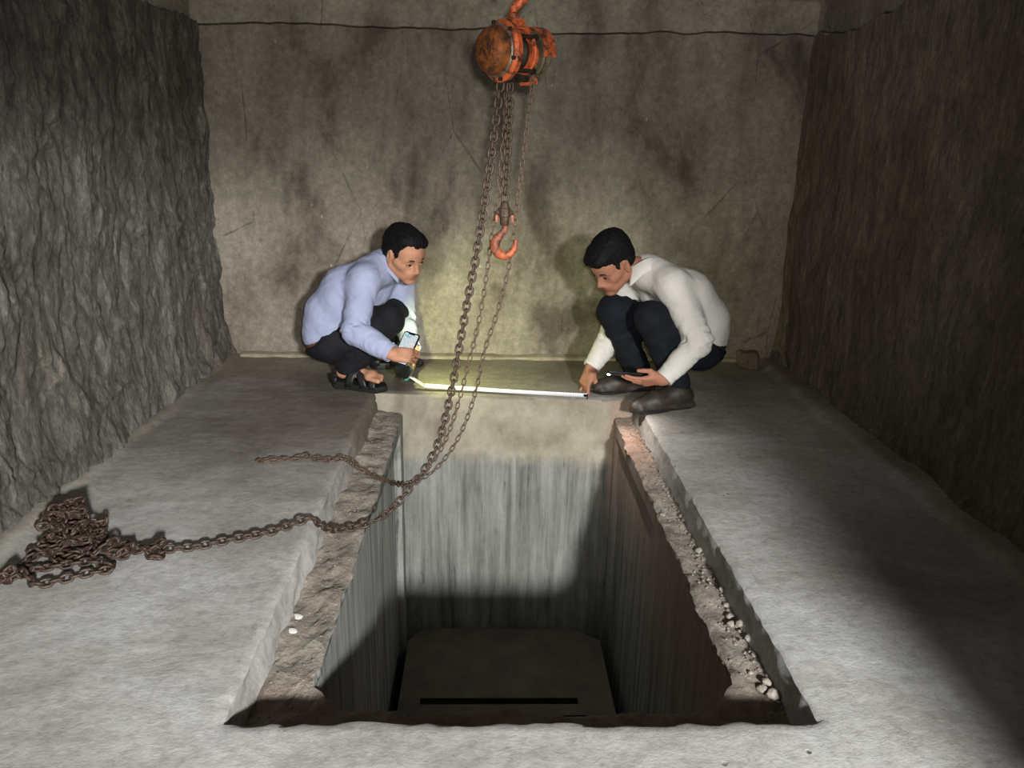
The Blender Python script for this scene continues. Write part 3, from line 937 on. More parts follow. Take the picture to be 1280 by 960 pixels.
def lay_chain(parent, me, path, pitch, roll0=0.0, jitter=0.0, floor_roll=None, limit=10000, swing=0.0, bury=(0, 0)):
    """place links end to end along a path, alternate links turned a quarter turn"""
    d = [0.0]
    for a, b in zip(path[:-1], path[1:]):
        d.append(d[-1] + (b - a).length)
    n = int(d[-1] / pitch)
    xs = [np.interp(np.arange(n + 1) * pitch, d, [p[i] for p in path]) for i in range(3)]
    nodes = [Vector((xs[0][i], xs[1][i], xs[2][i])) for i in range(n + 1)]
    cnt_ = 0
    buried = []
    side = None
    for i in range(n):
        if cnt_ >= limit:
            break
        a, b = nodes[i], nodes[i + 1]
        t = (b - a).normalized()
        if side is None:
            ref = Vector((0, 0, 1)) if abs(t.z) < 0.8 else Vector((0, 1, 0))
            side = t.cross(ref).normalized()
        if abs(t.z) < 0.75:
            s2 = t.cross(Vector((0, 0, 1))).normalized()
            if s2.dot(side) < 0:
                s2 = -s2
            side = (side * 0.5 + s2 * 0.5)
        side = (side - t * side.dot(t)).normalized()
        up = side.cross(t) * -1.0
        ang = roll0 + (PI / 2 if i % 2 else 0) + random.uniform(-jitter, jitter) + swing * i
        if floor_roll is not None and abs(t.z) < 0.45:
            ang = (floor_roll if i % 2 else floor_roll - PI / 2) + random.uniform(-jitter, jitter)
        y = side * math.cos(ang) + up * math.sin(ang)
        z = t.cross(y)
        m = Matrix(((t.x, y.x, z.x, 0), (t.y, y.y, z.y, 0), (t.z, y.z, z.z, 0), (0, 0, 0, 1)))
        if bury[0] <= i < bury[1]:                # links at the bottom of a heap, too many to be parts
            buried.append((m.copy(), (a + b) * 0.5 - Vector(parent.location)))
            cnt_ += 1
            continue
        o = bpy.data.objects.new('link', me)
        col.objects.link(o)
        c = (a + b) * 0.5
        m.translation = c - Vector(parent.location)
        o.parent = parent
        o.matrix_local = m
        cnt_ += 1
    if buried:
        base = np.array([v.co for v in me.vertices]); fc = np.array([list(p.vertices) for p in me.polygons])
        vs = [base @ np.array(m.to_3x3()).T + np.array(c) for m, c in buried]
        fs = [fc + q * len(base) for q in range(len(buried))]
        bo = mesh_obj('buried_links', np.concatenate(vs), np.concatenate(fs), me.materials[0], parent)
        bo['kind'] = 'stuff'
    return cnt_


# slack load chain: hoist -> over the left rim of the shaft -> floor -> heap
load_link = link_mesh('load_link', 0.0205, 0.0070, 0.0245, M['chain_rust'])
hook_link = link_mesh('hook_link', 0.0195, 0.0066, 0.0230, M['chain_dark'])
hand_link = link_mesh('hand_link', 0.0195, 0.0037, 0.0138, M['chain_thin'], 6)
lc = empty('load_chain', (-0.95, 1.70, 0.0))
tag(lc, 'thick rusty load chain falling from the hoist to a heap on the left floor', 'chain')
hang = [(0.027, 2.100, 1.146), (0.010, 2.097, 1.004), (-0.009, 2.093, 0.863), (-0.033, 2.088, 0.705), (-0.059, 2.084, 0.564), (-0.080, 2.080, 0.440),
        (-0.103, 2.075, 0.312), (-0.135, 2.069, 0.181), (-0.175, 2.062, 0.096), (-0.214, 2.055, 0.044), (-0.268, 2.045, -0.021), (-0.325, 2.034, -0.060),
        (-0.375, 2.018, -0.070), (-0.420, 1.985, -0.062), (-0.450, 1.930, -0.022), (-0.470, 1.897, 0.020), (-0.495, 1.882, 0.018), (-0.516, 1.868, 0.015), (-0.559, 1.832, 0.014),
        (-0.614, 1.805, 0.014), (-0.675, 1.776, 0.014), (-0.727, 1.751, 0.014), (-0.775, 1.737, 0.016)]
n1 = lay_chain(lc, load_link, catmull(hang), 0.0205, 0.2, 0.12, 0.8)
# knot of loops where the straight run ends
heap = [(-0.775, 1.737, 0.016), (-0.800, 1.722, 0.020), (-0.792, 1.695, 0.016), (-0.812, 1.690, 0.018), (-0.826, 1.715, 0.026), (-0.806, 1.738, 0.038), (-0.795, 1.715, 0.044), (-0.820, 1.700, 0.034), (-0.850, 1.725, 0.022),
        (-0.872, 1.712, 0.018), (-0.885, 1.690, 0.018), (-0.905, 1.715, 0.030), (-0.878, 1.738, 0.026), (-0.862, 1.705, 0.040), (-0.890, 1.672, 0.036), (-0.915, 1.690, 0.044), (-0.900, 1.720, 0.050), (-0.93, 1.70, 0.040), (-0.955, 1.690, 0.02)]
# the heap proper: loops laid back and forth on a mound, each layer higher
cxh, cyh = -1.030, 1.752
k = 0
for layer, (rx, ry, zz, turns) in enumerate(((0.125, 0.100, 0.016, 10), (0.104, 0.088, 0.038, 9), (0.076, 0.074, 0.060, 7), (0.050, 0.052, 0.082, 6))):
    for j in range(turns):
        a = j * 2.42 + layer * 0.9
        r = random.uniform(0.55, 1.0)
        px = cxh + rx * r * math.cos(a) - 0.012 * layer
        py = cyh + ry * r * math.sin(a) + 0.022 * layer
        heap.append((px, py, zz + random.uniform(-0.005, 0.007)))
heap += [(-1.02, 1.70, 0.05), (-1.085, 1.69, 0.022), (-1.105, 1.66, 0.016), (-1.075, 1.640, 0.014)]
# tail out of the heap: forward run, bunch at the frame's left edge
heap += [(-1.02, 1.655, 0.014), (-0.955, 1.672, 0.016), (-0.90, 1.660, 0.016), (-0.885, 1.642, 0.014), (-0.925, 1.630, 0.014), (-0.960, 1.607, 0.014), (-0.995, 1.586, 0.014), (-1.030, 1.575, 0.014), (-1.055, 1.600, 0.020),
         (-1.080, 1.615, 0.026), (-1.062, 1.585, 0.034), (-1.095, 1.575, 0.022), (-1.105, 1.605, 0.030), (-1.080, 1.590, 0.046), (-1.120, 1.560, 0.018), (-1.150, 1.548, 0.014), (-1.19, 1.530, 0.014)]
n2 = lay_chain(lc, load_link, catmull(heap), 0.0205, 0.4, 0.5, 0.7, bury=(44, 114))

# short chain with the orange hook: two falls of the load chain over the sheave end at the hook block
hb = empty('lifting_hook', (0.042, HY, 0.80))
tag(hb, 'orange crane hook with chipped paint on a short dark chain under the hoist', 'hook')
lay_chain(hb, hook_link, catmull([(0.051, HY, 1.142), (0.049, HY, 1.05), (0.046, HY, 0.95), (0.0425, HY, 0.842)]), 0.0195, 0.3, 0.1)
# upper doubled fall beside it
lay_chain(hb, hook_link, catmull([(0.046, HY + 0.024, 1.142), (0.043, HY + 0.024, 1.10), (0.040, HY + 0.022, 1.03), (0.036, HY + 0.020, 0.990)]), 0.0195, 0.9, 0.15)
bm = bmesh.new()
lathe(bm, [(0.050, 0.006), (0.046, 0.010), (0.037, 0.012), (0.032, 0.014), (0.031, 0.0165), (0.010, 0.0165), (0.008, 0.013), (-0.010, 0.012), (-0.014, 0.010)], Matrix.Rotation(-PI / 2, 4, 'Y'), 12)
bm_obj('hook_block', bm, M['chain_dark'], hb, autosmooth=0.4)
for s in (-1, 1):
    bm = bmesh.new(); lathe(bm, [(0.014 * s, 0.0075), (0.023 * s, 0.0075), (0.024 * s, 0.0055)], Matrix.Translation((0, 0, 0.019)), 6)
    bm_obj('block_bolt', bm, M['chain_dark'], hb)
    bm = bmesh.new(); bm_box(bm, (0.021 * s, 0, 0.004), (0.006, 0.014, 0.020)); bm_obj('block_lug', bm, M['hook_orange'], hb)
make_hook(0.84, 'hook', M['hook_orange'], hb, (0.002, 0, -0.010), False, 0.12)

# thin hand chain: an endless loop, its bight laid out on the left slab
hc = empty('hand_chain', (-0.60, 2.33, 0.0))
tag(hc, 'thin rusty hand chain hanging in two strands, its doubled end lying on the left floor', 'chain')
sl = [(0.047,2.115,1.148),(0.041,2.116,1.054),(0.032,2.118,0.954),(0.023,2.121,0.851),(0.007,2.126,0.744),(-0.003,2.131,0.656),(-0.024,2.139,0.518),(-0.051,2.147,0.398),(-0.081,2.157,0.273),(-0.108,2.168,0.180),(-0.138,2.181,0.105),(-0.176,2.195,0.041),(-0.217,2.212,-0.008), (-0.245, 2.235, -0.030), (-0.272, 2.275, -0.048), (-0.300, 2.330, -0.072), (-0.340, 2.365, -0.076), (-0.392, 2.400, -0.071), (-0.430, 2.420, -0.050),
      (-0.452, 2.380, -0.010), (-0.470, 2.340, 0.013), (-0.500, 2.331, 0.009), (-0.566, 2.348, 0.009), (-0.612, 2.322, 0.009), (-0.666, 2.333, 0.009), (-0.722, 2.322, 0.009)]
sr = [(0.112, 2.100, 1.190), (0.098, 2.101, 1.055), (0.080, 2.103, 0.884), (0.069, 2.106, 0.769), (0.054, 2.111, 0.660), (0.027, 2.117, 0.546), (-0.009, 2.125, 0.428), (-0.027, 2.134, 0.330), (-0.055, 2.144, 0.227),
      (-0.091, 2.156, 0.139), (-0.135, 2.169, 0.068), (-0.178, 2.184, 0.019), (-0.232, 2.206, -0.020), (-0.262, 2.262, -0.054), (-0.296, 2.318, -0.074), (-0.340, 2.352, -0.078), (-0.388, 2.385, -0.073), (-0.425, 2.395, -0.055),
      (-0.446, 2.352, -0.014), (-0.462, 2.318, 0.013), (-0.500, 2.312, 0.009), (-0.560, 2.325, 0.009), (-0.580, 2.352, 0.016), (-0.612, 2.340, 0.009), (-0.666, 2.316, 0.009), (-0.722, 2.304, 0.009), (-0.735, 2.313, 0.009), (-0.722, 2.322, 0.009)]
n3 = lay_chain(hc, hand_link, catmull(sl), 0.0195, 0.3, 0.2, 0.6)
n3 += lay_chain(hc, hand_link, catmull(sr), 0.0195, 0.5, 0.2, 0.6)


# ------------------------------------------------------------------ loose stones and rubble
def stone_mesh(name, r, seed, mat):
    bm = bmesh.new()
    bmesh.ops.create_icosphere(bm, subdivisions=2, radius=r)
    co = np.array([v.co for v in bm.verts]); n = fbm(co / r * 0.9 + seed * 3.1, 3, seed)
    for v, q in zip(bm.verts, n):
        v.co *= 1 + 0.28 * float(q)
        v.co.z *= 0.72
    me = bpy.data.meshes.new(name); bm.to_mesh(me); bm.free()
    me.materials.append(mat)
    return me


stone_me = [stone_mesh('stone_mesh', 1.0, s, M['stone']) for s in range(4)]


def ledge_z(x, y):
    d = (led[..., 0] - x) ** 2 + (led[..., 1] - y) ** 2
    i = np.unravel_index(int(np.argmin(d)), d.shape)
    return float(led[i][2])


spots = [(0.545, 2.133, 0.010), (0.598, 2.112, 0.010), (0.603, 2.085, 0.012), (0.597, 1.900, 0.011), (0.606, 1.700, 0.012), (0.592, 1.592, 0.012), (0.602, 1.548, 0.015), (0.585, 1.560, 0.011), (0.606, 1.492, 0.013),
         (0.583, 1.333, 0.012), (0.598, 1.312, 0.015), (0.594, 1.345, 0.011), (0.597, 1.64, 0.009), (0.603, 1.44, 0.010)]
for i, (x, y, r) in enumerate(spots):
    o = bpy.data.objects.new('stone', stone_me[i % 4]); col.objects.link(o)
    o.location = (x, y, ledge_z(x, y) + r * 0.42); o.scale = (r, r * random.uniform(0.8, 1.1), r * 0.9)
    o.rotation_euler = (random.uniform(-0.3, 0.3), random.uniform(-0.3, 0.3), random.uniform(0, 6))
    tag(o, 'small pale stone lying on the right ledge below the slab edge', 'stone', 'loose stones along the right ledge')
chips = [(-0.4455, 1.590, 0.012, 'white plaster chip on the left ledge, the large upper one'), (-0.438, 1.528, 0.009, 'small flat white plaster chip on the left ledge nearest the camera')]
for x, y, r, lb in chips:
    o = bpy.data.objects.new('plaster_chip', stone_mesh('chip_mesh', 1.0, 9, M['plaster_chip'])); col.objects.link(o)
    o.location = (x, y, ledge_z(x, y) + r * 0.16); o.scale = (r * 0.8, r * 1.1, r * 0.26); o.rotation_euler = (0.1, -0.15, y * 9)
    tag(o, lb, 'plaster')
# the uncountable grit on both ledges: one object
gv, gf = [], []
ico = bmesh.new(); bmesh.ops.create_icosphere(ico, subdivisions=1, radius=1.0)
iv = np.array([v.co for v in ico.verts]); it = np.array([[v.index for v in f.verts] for f in ico.faces]); ico.free()
nb = 0
for i in range(560):
    if i < 330:
        x = RX1 - abs(random.gauss(0, 0.022)) - 0.004; y = random.uniform(1.2, 2.95)
    elif i < 400:
        x = random.uniform(PX1 + 0.012, RX1); y = random.uniform(1.25, 2.9)
    else:
        x = random.uniform(RX0 + 0.01, PX0 - 0.012); y = random.uniform(1.25, 2.95)
    if x < PX1 + 0.012 and x > PX0 - 0.012:
        continue
    if x < 0 and (1.88 < y < 2.12 or 2.2 < y < 2.52):          # swept bare where the chains lie
        continue
    r = random.uniform(0.0016, 0.0048) * (1.0 if x > 0 else 0.8)
    gv.append(iv * np.array([r * random.uniform(0.8, 1.5), r, r * 0.8]) * (1 + 0.25 * rng.standard_normal((len(iv), 1)) * 0.6) + np.array([x, y, ledge_z(x, y) + r * 0.4]))
    gf.append(it + nb); nb += len(iv)
rub = mesh_obj('rubble', np.concatenate(gv), np.concatenate(gf), M['grit'], None, False)
rub['kind'] = 'stuff'; tag(rub, 'fine mortar grit scattered on the ledges around the shaft', 'rubble')

# mortar stump by the back wall, right corner
bm = bmesh.new()
bmesh.ops.create_cube(bm, size=1.0)
bmesh.ops.subdivide_edges(bm, edges=bm.edges[:], cuts=6, use_grid_fill=True)
for v in bm.verts:
    p = v.co.copy()
    n_ = float(fbm(np.array([[p.x * 2.2, p.y * 2.2, p.z * 2.2]]), 3, 55)[0])
    rnd = Vector((p.x, p.y, p.z)).normalized() * 0.62
    q = p.lerp(rnd, 0.35) * (1 + 0.12 * n_)
    v.co = Vector((1.232 + q.x * 0.088, 3.488 + q.y * 0.085, 0.040 + q.z * 0.082))
tag(bm_obj('mortar_stump', bm, M['wall_right'], None, smooth=True), 'small rough mortar stump on the floor in the far right corner', 'stump')

# ------------------------------------------------------------------ signed-distance modelling of bodies and clothes
class Sdf:
    def __init__(self):
        self.ops = []

    def add(self, kind, a, b, c, k, mode, ctr, rad):
        self.ops.append((kind, a, b, c, k, mode, np.asarray(ctr, float), float(rad)))
        return self

    def cap(self, a, b, ra, rb=None, k=0.02, mode='u'):
        rb = ra if rb is None else rb
        a = np.asarray(a, float); b = np.asarray(b, float)
        return self.add('cap', a, b, (ra, rb), k, mode, (a + b) / 2, np.linalg.norm(b - a) / 2 + max(ra, rb))

    def ell(self, c, r, R=None, k=0.02, mode='u'):
        """ellipsoid; R = 3x3 whose columns are its axes in world space"""
        R = np.eye(3) if R is None else np.asarray(R, float)
        return self.add('ell', np.asarray(c, float), R, np.asarray(r, float), k, mode, c, max(r))

    def box(self, c, h, R=None, rnd=0.003, k=0.005, mode='u'):
        R = np.eye(3) if R is None else np.asarray(R, float)
        return self.add('box', np.asarray(c, float), R, (np.asarray(h, float), rnd), k, mode, c, np.linalg.norm(h) + rnd)

    def cut(self, p, n, k=0.002):
        """remove everything on the side n points to"""
        n = np.asarray(n, float); n = n / np.linalg.norm(n)
        return self.add('cut', np.asarray(p, float), n, None, k, 'i', p, 1e9)

    @staticmethod
    def prim(op, P):
        kind, a, b, c = op[:4]
        if kind == 'cap':
            ba = b - a; pa = P - a
            L2 = float(ba @ ba) + 1e-12
            h = np.clip(pa @ ba / L2, 0, 1)
            return np.linalg.norm(pa - h[..., None] * ba, axis=-1) - (c[0] + (c[1] - c[0]) * h)
        if kind == 'ell':
            q = (P - a) @ b
            k0 = np.linalg.norm(q / c, axis=-1); k1 = np.linalg.norm(q / (c * c), axis=-1) + 1e-9
            return k0 * (k0 - 1.0) / k1
        if kind == 'box':
            q = np.abs((P - a) @ b) - c[0]
            return np.linalg.norm(np.maximum(q, 0), axis=-1) + np.minimum(q.max(-1), 0) - c[1]
        if kind == 'cut':
            return (P - a) @ b

    @staticmethod
    def blend(d, e, k, mode):
        if mode == 'u':
            if k <= 0:
                return np.minimum(d, e)
            h = np.maximum(k - np.abs(d - e), 0) / k
            return np.minimum(d, e) - h * h * k * 0.25
        if mode == 's':
            e = -e
        if k <= 0:
            return np.maximum(d, e)
        h = np.maximum(k - np.abs(d - e), 0) / k
        return np.maximum(d, e) + h * h * k * 0.25

    def eval_all(self, P):
        d = np.full(P.shape[:-1], 1.0)
        for op in self.ops:
            d = self.blend(d, self.prim(op, P), op[4], op[5])
        return d

    def mesh(self, vox, disp=None, pad=0.02):
        lo = np.min([o[6] - o[7] for o in self.ops if o[5] == 'u'], 0) - pad
        hi = np.max([o[6] + o[7] for o in self.ops if o[5] == 'u'], 0) + pad
        B = 8
        nb = np.ceil((hi - lo) / (vox * B)).astype(int)
        ax = [lo[i] + (np.arange(nb[i]) * B + (B - 1) / 2.0) * vox for i in range(3)]
        C0 = np.stack(np.meshgrid(*ax, indexing='ij'), -1)
        dc = self.eval_all(C0.reshape(-1, 3)).reshape(C0.shape[:-1])
        D = np.repeat(np.repeat(np.repeat(dc.astype(np.float32), B, 0), B, 1), B, 2)
        rb = vox * B * 0.87
        sel = np.argwhere(np.abs(dc) < rb * 1.6 + 0.012)
        cen = C0[sel[:, 0], sel[:, 1], sel[:, 2]]
        off = (np.arange(B) - (B - 1) / 2.0) * vox
        O = np.stack(np.meshgrid(off, off, off, indexing='ij'), -1).reshape(-1, 3)
        d = np.full((len(sel), B ** 3), 1.0, dtype=np.float32)
        P = (cen[:, None, :] + O[None]).astype(np.float32)
        for op in self.ops:
            m = np.linalg.norm(cen - op[6], axis=1) < op[7] + rb + max(op[4], 0.0) + 0.012
            if op[0] == 'cut':
                m[:] = True
            if not m.any():
                continue
            d[m] = self.blend(d[m], self.prim(op, P[m]), op[4], op[5])
        if disp is not None:
            d = d + disp(P).astype(np.float32)
        for a in range(0, 1):
            Dv = D.reshape(nb[0], B, nb[1], B, nb[2], B)
            Dv[sel[:, 0], :, sel[:, 1], :, sel[:, 2], :] = d.reshape(-1, B, B, B)
            D = Dv.reshape(nb[0] * B, nb[1] * B, nb[2] * B)
        return surface_nets(D, lo, vox)


def surface_nets(D, lo, vox):
    ins = D < 0
    s = [slice(0, -1), slice(1, None)]
    cnt_ = np.zeros(tuple(n - 1 for n in D.shape), np.int8)
    for i in (0, 1):
        for j in (0, 1):
            for k in (0, 1):
                cnt_ += ins[s[i], s[j], s[k]]
    act = (cnt_ > 0) & (cnt_ < 8)
    cells = np.argwhere(act)
    vid = np.full(act.shape, -1, np.int32); vid[act] = np.arange(len(cells))
    cv = np.stack([D[cells[:, 0] + i, cells[:, 1] + j, cells[:, 2] + k] for i in (0, 1) for j in (0, 1) for k in (0, 1)], 1)
    corner = np.array([(i, j, k) for i in (0, 1) for j in (0, 1) for k in (0, 1)], float)
    acc = np.zeros((len(cells), 3)); w_ = np.zeros(len(cells))
    for a in range(8):
        for b in range(a + 1, 8):
            if np.abs(corner[a] - corner[b]).sum() != 1:
                continue
            m = (cv[:, a] < 0) != (cv[:, b] < 0)
            t = cv[m, a] / (cv[m, a] - cv[m, b])
            acc[m] += corner[a] + t[:, None] * (corner[b] - corner[a]); w_[m] += 1
    V = lo + (cells + acc / w_[:, None]) * vox
    F = []
    for axis in range(3):
        o1, o2 = (axis + 1) % 3, (axis + 2) % 3
        a = [slice(None)] * 3; b = [slice(None)] * 3
        a[axis] = slice(0, -1); b[axis] = slice(1, None)
        ch = ins[tuple(a)] != ins[tuple(b)]
        e = np.argwhere(ch)
        ok = (e[:, o1] > 0) & (e[:, o2] > 0) & (e[:, o1] < act.shape[o1]) & (e[:, o2] < act.shape[o2])
        e = e[ok]
        q = []
        for d1, d2 in ((1, 1), (0, 1), (0, 0), (1, 0)):
            c = e.copy(); c[:, o1] -= d1; c[:, o2] -= d2
            q.append(vid[c[:, 0], c[:, 1], c[:, 2]])
        q = np.stack(q, 1)
        fl = ins[e[:, 0], e[:, 1], e[:, 2]]
        q[~fl] = q[~fl][:, ::-1]
        F.append(q)
    F = np.concatenate(F)
    F = F[(F >= 0).all(1)]
    # two relaxing passes take the stair steps off
    for it_ in range(2):
        acc = np.zeros_like(V); n_ = np.zeros(len(V))
        for a in range(4):
            b = (a + 1) % 4
            np.add.at(acc, F[:, a], V[F[:, b]]); np.add.at(n_, F[:, a], 1)
            np.add.at(acc, F[:, b], V[F[:, a]]); np.add.at(n_, F[:, b], 1)
        m = n_ > 0
        V[m] = V[m] * 0.55 + acc[m] / n_[m][:, None] * 0.45
    return V, F


def unit(v):
    v = np.asarray(v, float)
    return v / np.linalg.norm(v)


def frame(x, z):
    """orthonormal frame (columns) with first axis x and third axis as near to z as can be"""
    x = unit(x); z = np.asarray(z, float); z = unit(z - x * (z @ x))
    return np.stack([x, np.cross(z, x), z], 1)


def rot_about(v, axis, ang):
    v = np.asarray(v, float); a = unit(axis)
    return v * math.cos(ang) + np.cross(a, v) * math.sin(ang) + a * (a @ v) * (1 - math.cos(ang))


def hand(S, wrist, fwd, dorsal, ts, curls, thumb, sc=1.0, spread=0.08, tips=None):
    """palm, four unequal bent fingers and a thumb leaving the palm's side; ts=+1 right hand, -1 left"""
    F_ = frame(fwd, dorsal); X, Y, Z = F_[:, 0], F_[:, 1] * ts, F_[:, 2]
    W = np.asarray(wrist, float)
    at = lambda x, y, z: W + sc * (X * x + Y * y + Z * z)
    mcp = [(.084, .027), (.088, .009), (.084, -.010), (.076, -.027)]
    lens = [(.041, .025, .020), (.045, .028, .021), (.041, .026, .021), (.032, .020, .018)]
    rad = [.0088, .0090, .0086, .0076]
    S.cap(at(-.02, 0, 0), at(.012, 0, 0), .0225 * sc, .0240 * sc, .02)
    for (mx, my), r in zip(mcp, rad):
        S.cap(at(.010, my * .62, -.002), at(mx, my, -.001), .0135 * sc, .0108 * sc, .014 * sc)
    S.cap(at(.02, .018, -.010), at(.050, .028, -.010), .0150 * sc, .0120 * sc, .016 * sc)       # thenar pad
    S.cap(at(.02, -.020, -.008), at(.06, -.024, -.006), .0130 * sc, .0110 * sc, .014 * sc)
    out = []
    for i in range(4):
        p = np.array(at(mcp[i][0], mcp[i][1], 0)); d = X.copy()
        sp = (1.5 - i) * spread
        d = rot_about(d, Z, sp * ts) if True else d
        d = unit(X + Y * sp)
        axis = np.cross(d, Z)
        cs = curls[i] if hasattr(curls[i], '__len__') else (curls[i] * 0.9, curls[i] * 1.1, curls[i] * 0.7)
        r = rad[i]
        for j in range(3):
            d = rot_about(d, axis, -cs[j]) if (rot_about(d, axis, -cs[j]) @ Z) < (d @ Z) or cs[j] < 0 else rot_about(d, axis, cs[j])
            q = p + d * lens[i][j] * sc
            S.cap(p, q, r * sc, r * 0.9 * sc, 0.004)
            r *= 0.92
            p = q
        out.append(p)
    tp = np.array(at(.026, .020, -.010)); td = unit(X * thumb[0] + Y * thumb[1] + Z * thumb[2])
    q = tp + td * .040 * sc; S.cap(tp, q, .0135 * sc, .0112 * sc, 0.008)
    td2 = unit(X * thumb[3] + Y * thumb[4] + Z * thumb[5])
    q2 = q + td2 * .030 * sc; S.cap(q, q2, .0108 * sc, .0096 * sc, 0.005)
    q3 = q2 + unit(td2 + 0.4 * (X * thumb[3])) * .022 * sc; S.cap(q2, q3, .0098 * sc, .0080 * sc, 0.004)
    out.append(q3)
    return out


def head(S, c, R, sc, brow=1.0):
    """skull, face planes, nose, lips, ears; R columns = forward, left, up"""
    c = np.asarray(c, float)
    at = lambda x, y, z: c + sc * (R @ np.array([x, y, z]))
    k = sc
    S.ell(at(-.014, 0, .040), (.094 * k, .074 * k, .080 * k), R, .02)
    S.ell(at(.026, 0, -.022), (.062 * k, .060 * k, .082 * k), R, .03)
    S.ell(at(.050, 0, .038), (.042 * k, .056 * k, .042 * k), R, .03)                # forehead
    for s in (-1, 1):
        S.cap(at(-.004, .053 * s, -.048), at(.062, .014 * s, -.096), .017 * k, .017 * k, .024)   # jaw
        S.cap(at(.054, .042 * s, -.020), at(.030, .058 * s, -.012), .019 * k, .015 * k, .022)    # cheekbone
        S.cap(at(.078, .014 * s, .018), at(.066, .044 * s, .016), .0095 * k, .009 * k, .014)      # brow
        S.ell(at(.086, .032 * s, -.003), (.012 * k, .019 * k, .011 * k), R, .012, 's')           # eye socket
        S.ell(at(.0705, .032 * s, -.004), (.0142 * k, .0165 * k, .0120 * k), R, .005)             # lids over the ball
        S.cap(at(.094, .013 * s, -.040), at(.086, .017 * s, -.041), .0085 * k, .007 * k, .006)    # nostril wing
        S.cap(at(.076, .026 * s, -.052), at(.066, .032 * s, -.074), .012 * k, .010 * k, .02)      # cheek by the mouth
        # ear: rim, lobe, hollow
        er = R @ np.array([[1, .35 * s, 0], [-.35 * s, 1, 0], [0, 0, 1]]).T / 1.06
        S.ell(at(-.010, .075 * s, -.004), (.019 * k, .0085 * k, .032 * k), er, .008)
        S.ell(at(-.006, .083 * s, -.002), (.010 * k, .006 * k, .019 * k), er, .005, 's')
    S.cap(at(.082, 0, .012), at(.104, 0, -.030), .0080 * k, .0105 * k, .012)                     # nose bridge
    S.ell(at(.106, 0, -.034), (.0120 * k, .0120 * k, .0095 * k), R, .008)
    S.ell(at(.078, 0, -.060), (.020 * k, .030 * k, .022 * k), R, .018)                           # mouth mound
    S.cap(at(.0925, .015, -.0605), at(.0925, -.015, -.0605), .0052 * k, .0052 * k, .006)
    S.cap(at(.0915, .013, -.0715), at(.0915, -.013, -.0715), .0062 * k, .0062 * k, .006)
    S.cap(at(.101, .019, -.0660), at(.101, -.019, -.0660), .0035 * k, .0035 * k, .003, 's')      # parting of the lips
    S.ell(at(.074, 0, -.098), (.020 * k, .022 * k, .016 * k), R, .016)                           # chin
    return at


def face_tint(V, c, R, sc, base):
    """skin colour that belongs to the face itself: lips, ears, stubble, brow"""
    q = (V - np.asarray(c)) @ R / sc
    T = np.ones((len(V), 4))
    T[:, :3] = 1.0
    n = fbm(V * 60, 3, 8)
    T[:, :3] *= (1 + 0.07 * n)[:, None]

    def wt(cx, cy, cz, rx, ry, rz, sym=True):
        yy = np.abs(q[:, 1]) if sym else q[:, 1]
        return np.exp(-(((q[:, 0] - cx) / rx) ** 2 + ((yy - cy) / ry) ** 2 + ((q[:, 2] - cz) / rz) ** 2))
    lips = np.clip(wt(.094, 0, -.066, .02, .020, .0095) * 1.5, 0, 1)
    T[:, :3] = T[:, :3] * (1 - lips[:, None]) + lips[:, None] * np.array([0.72, 0.46, 0.44])
    mou = np.clip(wt(.090, 0, -.051, .02, .024, .006) * 1.1, 0, 1) * base.get('moustache', 0.3)
    T[:, :3] = T[:, :3] * (1 - mou[:, None]) + mou[:, None] * np.array([0.30, 0.26, 0.24])
    chk = np.clip(wt(.06, .04, -.03, .03, .022, .022), 0, 1) * 0.25
    T[:, :3] *= 1 + chk[:, None] * np.array([0.25, -0.05, -0.12])
    lid = np.clip(wt(.084, .032, .004, .02, .017, .0042) * 1.1, 0, 1) * 0.6
    T[:, :3] = T[:, :3] * (1 - lid[:, None]) + lid[:, None] * np.array([0.50, 0.40, 0.36])
    T[:, 3] = 1
    return np.clip(T, 0, 2)


def skin_mat(name, rgb):
    t = NT(name)
    at_ = t.n.new('ShaderNodeAttribute'); at_.attribute_name = 'tint'
    f = t.noise(t.mapping((1, 1, 1)), 90, 4, 0.6)
    c = t.mix(0.35, rgb, t.ramp(f, [(0.3, (0.75, 0.7, 0.68)), (0.7, (1.15, 1.12, 1.1))]), 'MULTIPLY')
    c = t.mix(1.0, c, at_.outputs['Color'], 'MULTIPLY')
    m = t.done(c, 0.58, 0, t.bump(f, 0.25, 0.001), 0.3)
    t.b.inputs['Subsurface Weight'].default_value = 0.12
    t.b.inputs['Subsurface Radius'].default_value = (0.010, 0.004, 0.002)
    t.b.inputs['Subsurface Scale'].default_value = 0.6
    return m


def cloth_mat(name, c1, c2, bump=0.3, rough=0.85):
    t = NT(name)
    n = t.noise(t.mapping((1, 1, 1)), 9, 5, 0.6)
    c = t.ramp(n, [(0.35, c1), (0.65, c2)])
    w1 = t.noise(t.mapping((30, 90, 30)), 12, 2, 0.5)
    h = t.math('ADD', t.math('MULTIPLY', w1, 0.2), t.noise(t.mapping((1, 1, 1)), 28, 5, 0.6, 0.8))
    return t.done(c, rough, 0, t.bump(h, bump, 0.004), 0.2)


def eye_mat():
    t = NT('eyeball')
    vm = t.n.new('ShaderNodeVectorMath'); vm.operation = 'DISTANCE'
    t.l.new(t.mapping((0, 1, 1)), vm.inputs[0]); vm.inputs[1].default_value = (0, 0, 0)
    c = t.ramp(vm.outputs['Value'], [(0.0052, srgb(24, 16, 12)), (0.0060, srgb(196, 186, 176))])
    return t.done(c, 0.15, 0, None, 0.5)


